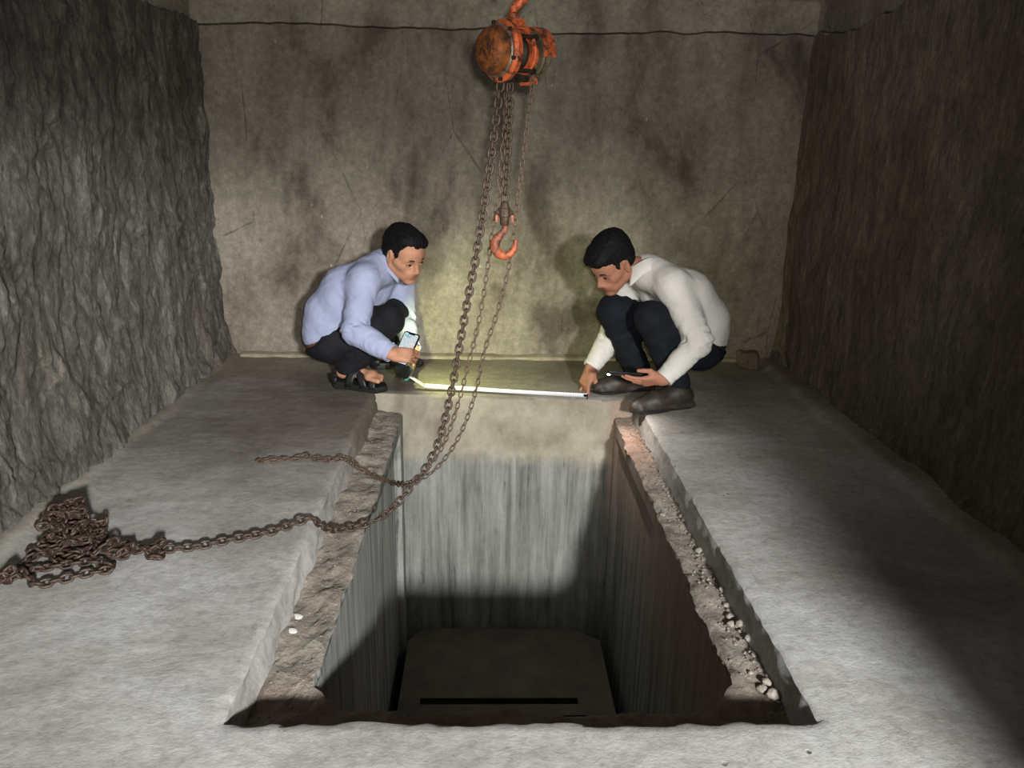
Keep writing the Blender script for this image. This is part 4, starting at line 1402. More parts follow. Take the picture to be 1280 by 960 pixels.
M['skin_a'] = skin_mat('tanned skin', srgb(176, 128, 101))
M['skin_b'] = skin_mat('brown skin', srgb(158, 109, 86))
M['hair'] = mat_simple('black hair', srgb(9, 9, 9), srgb(20, 19, 18), 160, 0.7, 0, 0.5, 3, 0.15)
M['shirt_a'] = cloth_mat('light blue cotton', srgb(142, 148, 174), srgb(155, 161, 186))
M['shirt_b'] = cloth_mat('white cotton', srgb(194, 190, 182), srgb(208, 204, 196))
M['trousers'] = cloth_mat('black suiting', srgb(19, 20, 23), srgb(28, 29, 33), 0.25)
M['trousers_b'] = cloth_mat('dark navy suiting', srgb(15, 18, 24), srgb(22, 26, 33), 0.25)
M['eye'] = eye_mat()
M['belt_a'] = mat_simple('brown leather belt', srgb(84, 54, 36), srgb(104, 70, 48), 60, 0.6)
M['sandal'] = mat_simple('black rubber sandal', srgb(20, 20, 20), srgb(34, 33, 32), 60, 0.5, 0, 0.1)
M['shoe'] = mat_simple('dusty dark leather', srgb(36, 30, 25), srgb(60, 52, 44), 22, 0.55, 0, 0.2)
M['button'] = mat_simple('shirt button', srgb(214, 212, 208), srgb(226, 224, 220), 50, 0.4)


def add_obj(name, VF, mat, root, tint=None):
    V, F = VF
    o = mesh_obj(name, V - np.array(root.location), F, mat, root)
    if tint is not None:
        a = o.data.color_attributes.new('tint', 'FLOAT_COLOR', 'POINT')
        a.data.foreach_set('color', tint.astype(np.float32).ravel())
    return o


def place(o, root, at_pos, R):
    m = Matrix([[R[0][0], R[0][1], R[0][2], 0], [R[1][0], R[1][1], R[1][2], 0], [R[2][0], R[2][1], R[2][2], 0], [0, 0, 0, 1]])
    m.translation = Vector(at_pos) - Vector(root.location)
    o.parent = root
    o.matrix_local = m


def head_basis(fwd, roll=0.0):
    f = unit(fwd); l = unit(np.cross([0, 0, 1], f)); u = np.cross(f, l)
    l2 = l * math.cos(roll) + u * math.sin(roll); u2 = np.cross(f, l2)
    return np.stack([f, l2, u2], 1)


def build_hair(hc, R, sc, style):
    S = Sdf()
    at = lambda x, y, z: hc + sc * (R @ np.array([x, y, z]))
    k = sc
    S.ell(at(-.016, 0, .046), (.102 * k, .083 * k, .088 * k), R, .0)
    S.ell(at(-.046, 0, -.006), (.062 * k, .071 * k, .066 * k), R, .02)
    if style == 'side':
        S.ell(at(.034, -.010, .094), (.052 * k, .062 * k, .034 * k), R, .025)
        S.ell(at(.058, .030, .084), (.032 * k, .036 * k, .026 * k), R, .02)
    else:
        S.ell(at(.040, 0, .086), (.058 * k, .066 * k, .040 * k), R, .025)
        S.cap(at(.080, .030, .078), at(.082, -.034, .076), .021 * k, .020 * k, .02)
        S.ell(at(-.03, 0, .090), (.07 * k, .066 * k, .048 * k), R, .03)
    for s in (-1, 1):
        S.cap(at(.028, .067 * s, .020), at(.020, .069 * s, -.012), .010 * k, .006 * k, .012)

    def disp(P):
        q = (P.reshape(-1, 3) - hc) @ R / sc
        x, y, z = q[:, 0], np.abs(q[:, 1]), q[:, 2]
        if style == 'side':
            ymod = np.where(q[:, 1] < -0.02, 0.014, 0.0)
            line = np.interp(x, [-.12, -.06, -.035, -.022, -.004, .016, .026, .034, .046, .056, .075, .12], [-.058, -.058, -.048, -.018, .030, .026, -.012, -.008, .040, .066, .070 , .072])
            line = line + np.where(x > .04, ymod, 0) + np.where(x > 0.05, 0.10 * np.maximum(0, y - 0.03), 0)
        else:
            line = np.interp(x, [-.12, -.06, -.035, -.022, -.004, .016, .026, .034, .046, .058, .075, .12], [-.060, -.060, -.050, -.018, .028, .024, -.014, -.010, .030, .050, .052, .050])
        line = line + 0.006 * vnoise(np.stack([q[:, 0] * 90, q[:, 1] * 90, 0 * x], 1), 4)
        cutv = (line - z) * sc * 0.8
        st = 0.0022 * ridged(np.stack([q[:, 0] * 24, q[:, 1] * 90, q[:, 2] * 45], 1), 3, 6)
        return np.maximum(cutv, -0.05).reshape(P.shape[:-1]), st.reshape(P.shape[:-1])
    # the hairline is a cut, the strands a relief: fold both into the field
    class HS(Sdf):
        pass
    S2 = S
    V, F = S2.mesh_cut(.0030, disp)
    return V, F


def mesh_cut(self, vox, disp):
    """mesh() with a displacement followed by an intersection"""
    store = {}

    def both(P):
        c, s = disp(P)
        store['c'] = c
        return s
    # evaluate as usual, then intersect with the cut inside the block field
    orig = Sdf.blend
    lo_ops = list(self.ops)

    def cutprim(P):
        return disp(P)[0]
    self.ops.append(('fn', cutprim, None, None, 0.004, 'i', np.zeros(3), 1e9))
    r = self.mesh(vox, lambda P: disp(P)[1])
    self.ops = lo_ops
    return r


Sdf.mesh_cut = mesh_cut
_prim0 = Sdf.prim


def _prim(op, P):
    if op[0] == 'fn':
        return op[1](P)
    return _prim0(op, P)


Sdf.prim = staticmethod(_prim)


def strip_obj(name, rows, mat, root, thick, closed=False):
    """a cloth band: rows of points, given thickness along its normals"""
    A = np.array(rows, float)                     # rows x cols x 3
    nu, nv = A.shape[:2]
    du = np.gradient(A, axis=0); dv = np.gradient(A, axis=1)
    n = np.cross(du, dv); n /= np.linalg.norm(n, axis=-1)[..., None] + 1e-9
    B2 = A + n * thick
    V = np.concatenate([A.reshape(-1, 3), B2.reshape(-1, 3)]); o = nu * nv
    f = grid_faces(nu, nv)
    F = [tuple(q) for q in f[:, ::-1]] + [tuple(q + o) for q in f]
    ring = [i * nv for i in range(nu)] + [(nu - 1) * nv + j for j in range(1, nv)] + [i * nv + nv - 1 for i in range(nu - 2, -1, -1)] + [j for j in range(nv - 2, 0, -1)]
    for a, b in zip(ring, ring[1:] + ring[:1]):
        F.append((a, b, b + o, a + o))
    return mesh_obj(name, V - np.array(root.location), F, mat, root)


def collar(root, c, up, fwd, mat, r0, parent):
    """folded shirt collar: stand rising round the neck and a leaf turned down to two points"""
    Fm = frame(fwd, up); X, Y, Z = Fm[:, 0], Fm[:, 1], Fm[:, 2]
    rows = []
    n = 40
    for i in range(n + 1):
        a = math.radians(14 + 332 * i / n)
        ca, sa = math.cos(a), math.sin(a)
        fr = max(0.0, math.cos(a)) ** 2                       # 1 at the front
        cen = np.asarray(c)
        pt = lambda r, z: cen + X * (r * ca * 1.02 + 0.006) + Y * r * sa + Z * z
        rows.append([pt(r0 * 1.02, -0.020), pt(r0, 0.006 - 0.014 * fr), pt(r0 * 1.03, 0.020 - 0.022 * fr), pt(r0 * 1.14, 0.018 - 0.026 * fr), pt(r0 * 1.30, -0.010 - 0.034 * fr), pt(r0 * (1.40 + 0.16 * fr), -0.030 - 0.052 * fr ** 1.5)])
    return strip_obj('collar', rows, mat, parent if parent is not None else root, 0.0028)


def lies(name, pts, radii, mat, root, seg=8):
    v, f = tube_mesh([Vector(p) - Vector(root.location) for p in pts], radii, seg)
    return bm_obj(name, bm_from(v, f), mat, root, smooth=True)


def man(name, root_loc, label, J, skin, shirt_m, trou_m, hands, hfwd, hroll, hstyle, hsc, tint, chest_fwd, hem, group=None, toes=True):
    root = empty(name, root_loc)
    tag(root, label, 'person', group)
    for k_ in list(J):
        J[k_] = np.array(J[k_], float)
    R = head_basis(hfwd, hroll)
    hcen = J['head']
    # ---- body: one continuous skin
    S = Sdf()
    side = unit(J['shL'] - J['shR'])
    S.cap(J['pelvis'] - side * .06, J['pelvis'] + side * .06, .080, .080, .03)
    S.cap(J['pelvis'], J['waist'], .085, .080, .03); S.cap(J['waist'], J['chest'], .075, .070, .03); S.cap(J['chest'], J['neck'], .068, .045, .03)
    S.cap(J['shL'], J['neck'], .030, .04, .03); S.cap(J['shR'], J['neck'], .030, .04, .03)
    for s in 'LR':
        S.cap(J['sh' + s], J['el' + s], .032, .025, .02); S.cap(J['el' + s], J['wr' + s], .025, .0205, .02)
        S.cap(J['hip' + s], J['knee' + s], .062, .044, .03); S.cap(J['knee' + s], J['ank' + s], .044, .030, .02)
        fdir = unit(J['toe' + s] - J['heel' + s]); lat = np.cross([0, 0, 1], fdir)
        hb_ = J['heel' + s] + fdir * 0.035 + np.array([0, 0, .036])
        S.cap(J['ank' + s], hb_, .030, .026, .02)
        ball = J['heel' + s] + fdir * (0.165 if toes else 0.13) + np.array([0, 0, .034])
        S.cap(J['ank' + s] + np.array([0, 0, -.01]), ball, .028 if toes else .022, .020 if toes else .014, .02)
        if toes:
            S.cap(ball - lat * .022, ball + lat * .022, .017, .017, .02)
        for q in range(5 if toes else 0):                         # toes of unequal length
            o_ = (q - 2) * .0155
            L_ = [.046, .050, .046, .040, .033] if s == 'L' else [.033, .040, .046, .050, .046]
            rr_ = [.0105, .0085, .008, .008, .0075] if s == 'L' else [.0075, .008, .008, .0085, .0105]
            S.cap(ball + lat * o_ - np.array([0, 0, .004]), ball + lat * o_ * 1.1 + fdir * L_[4 - q] - np.array([0, 0, .010]), .009, rr_[4 - q], .004)
        h = hands[s]
        J['tips' + s] = hand(S, J['wr' + s], h['fwd'], h['dorsal'], 1 if s == 'R' else -1, h['curls'], h['thumb'], h.get('sc', .92), h.get('spread', .08))
    S.cap(J['neck'], hcen + R @ np.array([-.022, 0, -.050]) * hsc, .056, .050, .025)
    head(S, hcen, R, hsc)
    V, F = S.mesh(.0028)
    T = face_tint(V, hcen, R, hsc, tint)
    add_obj('body', (V, F), skin, root, T)
    # ---- hair, brows, eyes
    add_obj('hair', build_hair(hcen, R, hsc, hstyle), M['hair'], root)
    at = lambda x, y, z: hcen + hsc * (R @ np.array([x, y, z]))
    for s in (-1, 1):
        lies('eyebrow', [at(.0915, .013 * s, .0175), at(.0915, .024 * s, .0220), at(.0865, .036 * s, .0225), at(.0765, .048 * s, .0170)], [.0030, .0040, .0036, .0018], M['hair'], root)
        bm = bmesh.new(); bmesh.ops.create_uvsphere(bm, u_segments=16, v_segments=10, radius=0.5)
        bmesh.ops.transform(bm, matrix=Matrix.Diagonal((.018 * hsc, .0255 * hsc, .0088 * hsc, 1)), verts=bm.verts)
        e = bm_obj('eye', bm, M['eye'], root, smooth=True)
        yaw = 0.28 * s
        Re = R @ np.array([[math.cos(yaw), -math.sin(yaw), 0], [math.sin(yaw), math.cos(yaw), 0], [0, 0, 1]])
        place(e, root, at(.0800, .0325 * s, -.0045), Re)
        lies('eyelid', [at(.0850, .0205 * s, -.0030), at(.0885, .030 * s, .0012), at(.0835, .042 * s, -.0010), at(.0775, .0475 * s, -.0050)], [.0012, .0019, .0019, .0012], M['hair'], root)
    # ---- shirt
    S = Sdf()
    w_ = side
    cf = unit(chest_fwd)
    for o_ in (-1, 1):
        S.cap(J['pelvis'] + w_ * .055 * o_ + np.array([0, 0, .01]), J['waist'] + w_ * .062 * o_, .104, .098, .05)
        S.cap(J['waist'] + w_ * .062 * o_, J['chest'] + w_ * .072 * o_, .098, .097, .05)
        S.cap(J['chest'] + w_ * .072 * o_, J['neck'] + w_ * .055 * o_ - unit(J['neck'] - J['chest']) * .045, .096, .066, .05)
    S.cut(hem[0], hem[1], .004)
    for extra in hem[2:]:
        S.cut(*extra)
    S.cap(J['shL'], J['neck'], .052, .056, .05); S.cap(J['shR'], J['neck'], .052, .056, .05)
    for s in 'LR':
        wr_ = J['wr' + s] + (J['el' + s] - J['wr' + s]) * 0.02
        cu0 = unit(J['wr' + s] - J['el' + s])
        S.cap(J['sh' + s], J['el' + s], .060, .047, .035)
        S.cap(J['el' + s], wr_ - cu0 * .036, .047, .034, .018)
        cu = unit(J['wr' + s] - J['el' + s])
        S.cap(wr_ - cu * .090, wr_ - cu * .044, .0400, .0365, .015)


    arms = [(J['sh' + s], J['el' + s], J['wr' + s]) for s in 'LR']

    def folds(P):
        p = P.reshape(-1, 3)
        r = 0.0022 * ridged(np.stack([p[:, 0] * 9 + p[:, 2] * 7, p[:, 1] * 10, p[:, 2] * 10 - p[:, 0] * 8], 1) , 3, 12, 0.55)
        for a, b, c in arms:
            for u0, u1, tc in ((a, b, 0.85), (b, c, 0.15)):
                ax_ = u1 - u0; L_ = np.linalg.norm(ax_); ax_ = ax_ / L_
                t = (p - u0) @ ax_; rad = np.linalg.norm(p - u0 - t[:, None] * ax_, axis=1)
                w0 = np.exp(-np.maximum(0, rad - .045) ** 2 / .0004) * ((t > -.02) & (t < L_ + .02))
                n1 = vnoise(p * 14, 3)
                b1 = unit(np.cross(ax_, [0.3, 0.2, 1.0])); b2 = np.cross(ax_, b1)
                qv = p - u0 - t[:, None] * ax_
                c1, c2 = qv @ b1, qv @ b2
                fold = ridged(np.stack([t * 30 + c1 * 16, c1 * 11 + 7, c2 * 11], 1), 2, 31, 0.45)
                r = r + w0 * (-0.0072 * fold * (0.35 + np.exp(-((t / L_ - tc) / .40) ** 2)) * np.clip(0.75 + n1, 0.1, 1.3))
        return (r - 0.0015).reshape(P.shape[:-1])
    sh = add_obj('shirt', S.mesh(.0038, folds), shirt_m, root)
    nk = J['neck'] + unit(J['neckup']) * (0.034 if hstyle == 'side' else 0.040)
    co = collar(root, nk, J['neckup'], cf, shirt_m, .058, None)
    co.parent = sh
    co.location = (0, 0, 0)
    # cuffs: a crisp doubled band at each wrist, with its button
    for s in 'LR':
        cu = unit(J['wr' + s] - J['el' + s]); Fq = frame(cu, (0.1, -0.3, 1))
        mt = Matrix(((Fq[0, 0], Fq[0, 1], Fq[0, 2], 0), (Fq[1, 0], Fq[1, 1], Fq[1, 2], 0), (Fq[2, 0], Fq[2, 1], Fq[2, 2], 0), (0, 0, 0, 1)))
        mt.translation = Vector(J['wr' + s] - np.array(root_loc))
        bm = bmesh.new()
        lathe(bm, [(-.062, .0345), (-.060, .0372), (-.050, .0378), (-.030, .0374), (-.004, .0380), (-.002, .0370), (-.004, .0345), (-.030, .0335)], mt, 36, False)
        cf_ = bm_obj('cuff', bm, shirt_m, sh, autosmooth=0.7)
        bm = bmesh.new(); lathe(bm, [(.0372, .0042), (.0388, .0042), (.0392, .003)], mt @ Matrix.Translation((-.018, 0, 0)) @ Matrix.Rotation(PI / 2 + (0.9 if s == 'R' else -0.9) + PI, 4, 'X') @ Matrix.Rotation(-PI / 2, 4, 'Y'), 10)
        bm_obj('button', bm, M['button'], sh)
    # ---- belt
    S = Sdf()
    bc = np.asarray(hem[0]); bn = unit(hem[1])
    for o_ in (-1, 1):
        S.cap(J['pelvis'] + w_ * .055 * o_ + np.array([0, 0, .01]), J['waist'] + w_ * .062 * o_, .102, .098, .05)
    S.cut(bc + bn * .030, bn, .002); S.cut(bc - bn * .012, -bn, .002)
    add_obj('belt', S.mesh(.0045), M['belt_a'] if hstyle == 'side' else M['sandal'], root)
    # ---- trousers
    S = Sdf()
    pb = J['pelvis']
    for o_ in (-1, 1):
        S.cap(pb + w_ * .066 * o_, pb + w_ * .058 * o_ + (J['waist'] - pb) * .35, .104, .100, .04)
    S.cut(bc + bn * .016, -bn, .004)
    for s in 'LR':
        S.cap(J['hip' + s], J['knee' + s], .096, .068, .04)
        S.cap(J['knee' + s], J['ank' + s] + (J['knee' + s] - J['ank' + s]) * .02, .067, .056, .014)
        S.cut(J['ank' + s] + np.array([0, 0, -.024]), (0, 0, -1), .003)

    def tfold(P):
        p = P.reshape(-1, 3)
        r = 0.0042 * ridged(np.stack([p[:, 0] * 11 + p[:, 2] * 6, p[:, 1] * 7, p[:, 2] * 13 - p[:, 0] * 9], 1), 3, 44, 0.5)
        for s in 'LR':
            q = p - J['knee' + s]
            dd = np.linalg.norm(q, axis=1)
            r = r + 0.0035 * np.sin(dd * 150 + 3 * vnoise(p * 16, 5)) * np.exp(-((dd - .10) / .05) ** 2)
        return r.reshape(P.shape[:-1])
    add_obj('trousers', S.mesh(.0042, tfold), trou_m, root)
    return root, R


# ---- man in the blue shirt, at the left end of the shaft
JA = dict(pelvis=(-.645, 3.20, .212), waist=(-.622, 3.20, .305), chest=(-.545, 3.19, .405), neck=(-.430, 3.175, .505), neckup=(.55, -.10, .80),
          shR=(-.487, 3.040, .468), shL=(-.372, 3.335, .462), elR=(-.520, 2.955, .287), elL=(-.372, 3.315, .262), wrR=(-.366, 2.885, .212), wrL=(-.318, 3.185, .150),
          hipR=(-.635, 3.125, .205), hipL=(-.625, 3.28, .205), kneeR=(-.408, 3.085, .300), kneeL=(-.405, 3.29, .285), ankR=(-.585, 3.125, .085), ankL=(-.475, 3.40, .085),
          heelR=(-.640, 3.135, .028), toeR=(-.440, 3.075, .028), heelL=(-.52, 3.405, .028), toeL=(-.31, 3.47, .028), head=(-.338, 3.115, .566))
handsA = {'R': dict(fwd=(.95, .12, -.10), dorsal=(.10, -.80, .58), curls=[(.75, .9, .5), (.8, .95, .5), (.85, 1.0, .55), (.9, 1.0, .6)], thumb=(.75, .45, -.55, .85, .15, -.30), sc=.82),
          'L': dict(fwd=(.10, -.60, -.76), dorsal=(.92, .10, .05), curls=[(.35, .5, .3), (.85, 1.0, .6), (.95, 1.1, .6), (1.0, 1.1, .7)], thumb=(.65, .55, -.55, .85, .2, -.5), sc=.86)}
person_a, RA = man('person', (-.55, 3.15, 0), 'squatting man in light blue shirt and sandals looking toward the camera, phone in hand', JA, M['skin_a'], M['shirt_a'], M['trousers'], handsA,
                   (.66, -.60, -.42), 0.10, 'side', 0.90, {'moustache': 0.45}, (.80, -.45, -.15), ((-.66, 3.2, .222), (.38, 0, -.92)), None)

# ---- man in the white shirt, at the right end
JB = dict(pelvis=(.845, 3.07, .232), waist=(.838, 3.07, .325), chest=(.757, 3.065, .430), neck=(.632, 3.055, .520), neckup=(-.66, -.15, .74),
          shL=(.708, 2.925, .488), shR=(.600, 3.195, .485), elL=(.812, 2.850, .285), elR=(.530, 3.175, .225), wrL=(.672, 2.800, .148), wrR=(.437, 3.112, .098),
          hipL=(.830, 2.985, .232), hipR=(.825, 3.15, .232), kneeL=(.632, 2.915, .362), kneeR=(.512, 3.095, .350), ankL=(.762, 2.925, .085), ankR=(.640, 3.13, .085),
          heelL=(.805, 2.920, .020), toeL=(.575, 2.840, .020), heelR=(.690, 3.145, .020), toeR=(.46, 3.085, .020), head=(.486, 3.010, .556))
handsB = {'L': dict(fwd=(-.98, -.05, -.12), dorsal=(.0, -.66, -.66), curls=[(.10, .22, .12), (.18, .28, .15), (.28, .38, .2), (.42, .5, .3)], thumb=(.80, .50, -.42, .97, -.05, -.22), sc=.88),
          'R': dict(fwd=(-.38, -.36, -.85), dorsal=(-.62, -.45, .45), curls=[(.35, .55, .3), (.75, .95, .6), (.95, 1.1, .7), (1.0, 1.2, .7)], thumb=(.7, .35, -.55, .9, -.2, -.35), sc=.86)}
person_b, RB = man('person', (.70, 3.05, 0), 'squatting man in white shirt and dark trousers holding the tape end and a phone', JB, M['skin_b'], M['shirt_b'], M['trousers_b'], handsB,
                   (-.655, -.42, -.60), -0.06, 'thick', 0.92, {'moustache': 0.1}, (-.80, -.45, -.10), ((.87, 3.07, .262), (-.30, 0, -.95)), None, False)

# ---- footwear: sandals with crossing straps (left man), leather shoes (right man)


def foot_outline(s, L, W):
    pts = []
    for k_ in range(28):
        a = 2 * PI * k_ / 28
        x = 0.5 + 0.5 * math.cos(a)
        wdt = np.interp(x, [0, .12, .35, .68, .9, 1], [.32, .38, .36, .50, .45, .22]) * W
        y = wdt * math.sin(a) / max(0.25, abs(math.sin(a))) * min(1, abs(math.sin(a)) * 1.6)
        pts.append((x * L, y + (0.010 * x if s == 'R' else -0.010 * x) * 0))
    return pts


for s in 'RL':
    he, to = JA['heel' + s], JA['toe' + s]
    d = unit((to - he) * np.array([1, 1, 0])); lat = np.cross([0, 0, 1], d)
    Rf = np.stack([d, lat, [0, 0, 1]], 1)
    bm = bmesh.new()
    o2 = [(x, y) for x, y in foot_outline(s, .252, .098)]
    prev = None
    for z, g, hl in ((0.0, .97, 0), (.006, 1.0, 0), (.020, 1.0, 1), (.026, .97, 1)):
        ring = [bm.verts.new(((x - .126) * g + .126 - .015, y * g, z + (0.010 * max(0, 1 - x / .10) if hl else 0))) for x, y in o2]
        if prev:
            for q in range(28):
                bm.faces.new((prev[q], prev[(q + 1) % 28], ring[(q + 1) % 28], ring[q]))
        else:
            bm.faces.new(ring[::-1])
        prev = ring
    bm.faces.new(prev)
    sa = bm_obj('sandal', bm, M['sandal'], None, autosmooth=0.7)
    place(sa, person_a, (he[0], he[1], 0.0), Rf)
    bands = []
    for x0, x1, wd, h0, h1 in ((.084, .150, .034, .098, .068), (.150, .084, .034, .070, .098), (.176, .188, .030, .062, .058)):
        rows = []
        for q in range(17):                                   # flat bands crossing over the instep
            a = PI * q / 16
            cx_ = x0 + (x1 - x0) * q / 16
            ca_, sa_ = math.cos(a), max(0.0, math.sin(a)) ** 0.62
            hh = h0 + (h1 - h0) * q / 16
            rows.append([np.array([cx_ + wd * (t_ - .5), .046 * ca_, .016 + (hh - .016 - .30 * wd * (t_ - .5)) * sa_]) for t_ in (0, .33, .66, 1)])
        bands.append(rows)
    rows = []
    for q in range(17):                                       # heel counter: an upright band behind the heel
        a = PI / 2 + PI * q / 16
        bx_, by_ = .026 + .040 * math.cos(a), .037 * math.sin(a)
        lean = .05 * max(0, math.cos(a - PI))
        rows.append([np.array([bx_, by_, .022]), np.array([bx_ - .002, by_ * 1.02, .036]), np.array([bx_, by_, .050])])
    bands.append(rows)
    for rows in bands:
        st_root = empty('tmp', (0, 0, 0))
        st = strip_obj('strap', np.array(rows), M['sandal'], st_root, 0.0026)
        st.parent = sa
        bpy.data.objects.remove(st_root)
for s in 'LR':
    he, to = JB['heel' + s], JB['toe' + s]
    d = unit((to - he) * np.array([1, 1, 0])); lat = np.cross([0, 0, 1], d)
    b0 = np.array([he[0], he[1], 0.0])
    at2 = lambda x, y, z: b0 + d * x + lat * y + np.array([0, 0, z])
    S = Sdf()
    S.cap(at2(.012, 0, .045), at2(.05, 0, .060), .036, .040, .03)
    S.cap(at2(.05, 0, .055), at2(.15, 0, .040), .042, .036, .03)
    S.cap(at2(.15, .010, .034), at2(.215, 0, .026), .032, .024, .03)
    S.cap(at2(.15, -.012, .034), at2(.205, -.006, .026), .030, .022, .03)
    S.cap(at2(.232, 0, .022), at2(.238, 0, .021), .018, .016, .03)
    S.box(at2(.105, 0, .013), (.118, .026, .003), np.stack([d, lat, [0, 0, 1]], 1), .010, .010)
    S.cut(at2(0, 0, .0005), (0, 0, -1), .002)
    S.cut(at2(.02, 0, .098), (-.25 * d[0], -.25 * d[1], 1), .004)
    so = add_obj('shoe', S.mesh(.0034), M['shoe'], person_b)
    bm = bmesh.new()
    o2 = foot_outline(s, .282, .094)
    prev = None
    for z, g in ((0.0, 1.0), (.010, 1.01), (.012, .97)):
        ring = [bm.verts.new(((x - .141) * g + .141 - .024, y * g, z)) for x, y in o2]
        if prev:
            for q in range(28):
                bm.faces.new((prev[q], prev[(q + 1) % 28], ring[(q + 1) % 28], ring[q]))
        else:
            bm.faces.new(ring[::-1])
        prev = ring
    bm.faces.new(prev)
    sl_ = bm_obj('shoe_sole', bm, M['sandal'], None, autosmooth=0.7)
    place(sl_, person_b, b0, np.stack([d, lat, [0, 0, 1]], 1))
    sl_.parent = so

# ------------------------------------------------------------------ phones and tape measure
M['phone_black'] = mat_simple('black phone glass', srgb(14, 14, 16), srgb(20, 20, 22), 10, 0.2)
M['phone_frame'] = mat_simple('dark phone frame', srgb(40, 40, 44), srgb(50, 50, 54), 10, 0.3, 0.6)


def mat_screen():
    t = NT('lit phone screen')
    n = t.noise(t.mapping((1, 1, 1)), 90, 3, 0.5, 1.5)
    c = t.ramp(n, [(0.38, srgb(130, 205, 205)), (0.47, srgb(205, 230, 236)), (0.56, srgb(240, 244, 248)), (0.66, srgb(235, 190, 190))])
    t.l.new(c, t.b.inputs['Emission Color']); t.b.inputs['Emission Strength'].default_value = 0.85
    return t.done((0.02, 0.02, 0.02, 1), 0.15)


M['screen'] = mat_screen()
M['led'] = mat_emit('torch led', (1, 0.98, 0.94, 1), 60)


def rounded_plate(bm, hx, hy, r, z0, z1, seg=6, bev=0.0):
    pts = []
    for cx_, cy_, a0 in ((hx - r, hy - r, 0), (-hx + r, hy - r, 90), (-hx + r, -hy + r, 180), (hx - r, -hy + r, 270)):
        for k_ in range(seg + 1):
            a = math.radians(a0 + 90 * k_ / seg)
            pts.append((cx_ + r * math.cos(a), cy_ + r * math.sin(a)))
    n = len(pts)
    layers = [(z0, 1 - bev), (z0 + bev * hy, 1), (z1 - bev * hy, 1), (z1, 1 - bev)] if bev else [(z0, 1), (z1, 1)]
    rings = [[bm.verts.new((x * g, y * g, z)) for x, y in pts] for z, g in layers]
    for a, b in zip(rings[:-1], rings[1:]):
        for k_ in range(n):
            bm.faces.new((a[k_], a[(k_ + 1) % n], b[(k_ + 1) % n], b[k_]))
    bm.faces.new(rings[0][::-1]); bm.faces.new(rings[-1])


def phone(loc, long_, normal, label, lit, power, colour, beam_dir=(0, 0, -1), cone=140, L=.140, W=.068):
    """local x = long axis, z = screen normal; the torch sits on the back near the +x end"""
    root = empty('smartphone', loc)
    Rm = frame(long_, normal)
    root.rotation_euler = Matrix(Rm.tolist()).to_euler()
    tag(root, label, 'phone')
    bm = bmesh.new(); rounded_plate(bm, L / 2, W / 2, .010, -.004, .004, bev=.04); bm_obj('phone_case', bm, M['phone_frame'], root, autosmooth=0.6)
    bm = bmesh.new(); rounded_plate(bm, L / 2 - .002, W / 2 - .002, .009, .0038, .0046); g = bm_obj('screen_glass', bm, M['phone_black'], root)
    bm = bmesh.new(); rounded_plate(bm, L / 2 - .006, W / 2 - .0045, .006, .0046, .0050)
    bm_obj('display', bm, M['screen'] if lit else M['phone_black'], root)
    bm = bmesh.new(); bm_box(bm, (L / 2 - .008, 0, .0051), (.006, .026, .0006)); bm_obj('notch', bm, M['phone_black'], root)
    bm = bmesh.new(); rounded_plate(bm, .017, .016, .006, -.0062, -.0038)
    bmesh.ops.translate(bm, vec=(L / 2 - .024, W / 2 - .022, 0), verts=bm.verts); ci = bm_obj('camera_island', bm, M['phone_black'], root)
    for dx, dy in ((.008, .006), (-.008, .006)):
        bm = bmesh.new(); lathe(bm, [(0, .0055), (.0012, .0055), (.0014, .004)], Matrix.Translation((L / 2 - .024 + dx, W / 2 - .022 + dy, -.0062)) @ Matrix.Rotation(PI / 2, 4, 'Y'), 14)
        bm_obj('lens', bm, M['phone_frame'], ci)
    bm = bmesh.new(); lathe(bm, [(0, .0060), (.0020, .0060)], Matrix.Translation((L / 2 - .012, W / 2 - .032, -.0062)) @ Matrix.Rotation(PI / 2, 4, 'Y'), 12)
    bm_obj('torch_led', bm, M['led'], root)
    tip = Vector(loc) + Matrix(Rm.tolist()) @ Vector((L / 2 - .012, W / 2 - .032, -.013))
    aim = tip + Matrix(Rm.tolist()) @ Vector(beam_dir)
    spot('torch_light', tip, aim, power, colour, cone, 0.8, 0.004)
    return root


phone((-.318, 2.928, .222), (.36, .52, .77), (-.18, -.80, .57), 'black smartphone with lit screen held upright by the man in blue', True, 17.0, (0.92, 1.0, 0.42), (.42, -.30, -1), 118)
phone((.520, 2.812, .163), (-.97, -.10, .10), (.06, .40, .91), 'dark smartphone with bright torch held flat by the man in white', False, 6.5, (1.0, 0.95, 0.90))

# tape measure: case in the left man's hand, blade drawn out along the shaft's far edge
tp = empty('tape_measure', (-.343, 3.075, .096))
tag(tp, 'dark tape measure with its white blade drawn out along the far shaft edge', 'tape measure')
M['tape_case'] = mat_simple('black tape case', srgb(26, 28, 24), srgb(38, 40, 34), 30, 0.45)
M['tape_band'] = mat_simple('olive grip band', srgb(92, 96, 56), srgb(112, 116, 70), 30, 0.6)
M['tape_teal'] = mat_simple('teal label', srgb(64, 190, 176), srgb(80, 205, 190), 30, 0.5)


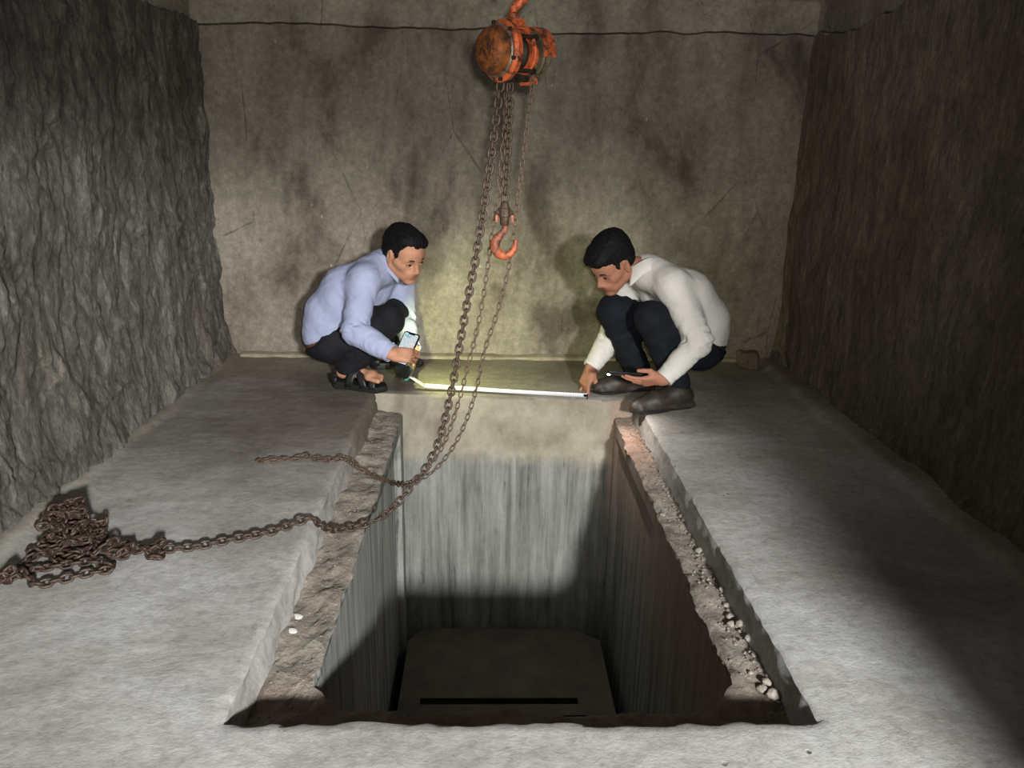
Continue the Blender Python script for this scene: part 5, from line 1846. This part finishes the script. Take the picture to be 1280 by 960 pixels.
def mat_blade():
    t = NT('white tape blade')
    mu = t.axis(0)

    def ticks(period, duty):
        f = t.math('FRACT', t.math('DIVIDE', mu, period))
        return t.math('LESS_THAN', f, duty)
    y = t.axis(1)
    t1 = t.math('MULTIPLY', ticks(.010, .14), t.math('GREATER_THAN', y, .0035))
    t2 = t.math('MULTIPLY', ticks(.005, .2), t.math('GREATER_THAN', y, .0065))
    t3 = t.math('MULTIPLY', t.math('MULTIPLY', ticks(.0031, .55), ticks(.010, .7)), t.math('LESS_THAN', t.math('ABSOLUTE', t.math('ADD', y, .002)), .0030))
    k_ = t.math('MINIMUM', t.math('ADD', t.math('ADD', t1, t2), t.math('MULTIPLY', t3, .6)), 1.0)
    c = t.mix(t.math('MULTIPLY', k_, .75), srgb(232, 232, 238), srgb(60, 58, 74))
    return t.done(c, 0.4, 0, None, 0.4)


M['blade'] = mat_blade()
caseR = frame((.80, -.30, -.50), (.30, .93, -.10))        # x: long direction of the case, z: its thickness
bm = bmesh.new(); rounded_plate(bm, .036, .033, .018, -.016, .016, 8, .10)
ca = bm_obj('tape_case', bm, M['tape_case'], None, autosmooth=0.7); place(ca, tp, (-.343, 3.075, .096), caseR)
bm = bmesh.new(); rounded_plate(bm, .0372, .0342, .019, -.0075, .0075, 8, .02)
cb = bm_obj('grip_band', bm, M['tape_band'], None, autosmooth=0.7); place(cb, tp, (-.343, 3.075, .096), caseR); cb.parent = ca
cb.matrix_local = Matrix.Identity(4)
bm = bmesh.new(); bm_box(bm, (.030, .012, 0), (.014, .046, .018)); bmesh.ops.bevel(bm, geom=bm.edges[:], offset=.002, segments=2, affect='EDGES')
ct = bm_obj('teal_label', bm, M['tape_teal'], ca)
# blade: slightly dished steel ribbon, modelled along local x
p0 = np.array([-.322, 3.070, .068]); p1 = np.array([-.262, 3.082, .022]); p2 = np.array([.412, 3.006, .010])
L1 = np.linalg.norm(p2 - p1)
bx = unit(p2 - p1)
Rb = frame(bx, (0, -.45, .9))
n = 90
V, Fc = [], []
for i in range(n + 1):
    x = L1 * i / n
    for q in range(7):
        y = (q / 6.0 - .5) * .022
        V.append((x, y, .0022 * (y / .011) ** 2 - 0.003 * math.sin(PI * i / n)))
V = np.array(V); V2 = V - np.array([0, 0, .0006])
f = grid_faces(n + 1, 7)
o_ = len(V)
edge = [(i * 7, (i + 1) * 7) for i in range(n)] + [((i + 1) * 7 + 6, i * 7 + 6) for i in range(n)]
Fall = [tuple(q) for q in f] + [tuple(q + o_)[::-1] for q in f] + [(a, b, b + o_, a + o_) for a, b in edge]
bl = mesh_obj('tape_blade', np.concatenate([V, V2]), Fall, M['blade'], None); place(bl, tp, p1, Rb)
v, f = [], []
Rq = frame(unit(p1 - p0), (0, -.3, .9))
A = np.array([[p0 + Rq[:, 1] * y for y in (-.010, 0, .010)], [0.5 * (p0 + p1) + Rq[:, 1] * y for y in (-.010, 0, .010)], [p1 + bx * .004 + Rb[:, 1] * y for y in (-.010, 0, .010)]])
strip_obj('blade_mouth', A, M['button'], tp, .0006)
bm = bmesh.new(); bm_box(bm, (L1 + .002, 0, -.003), (.003, .020, .014)); bm_box(bm, (L1 - .006, 0, .001), (.016, .014, .0016))
hk = bm_obj('end_hook', bm, M['phone_frame'], None); place(hk, tp, p1, Rb)
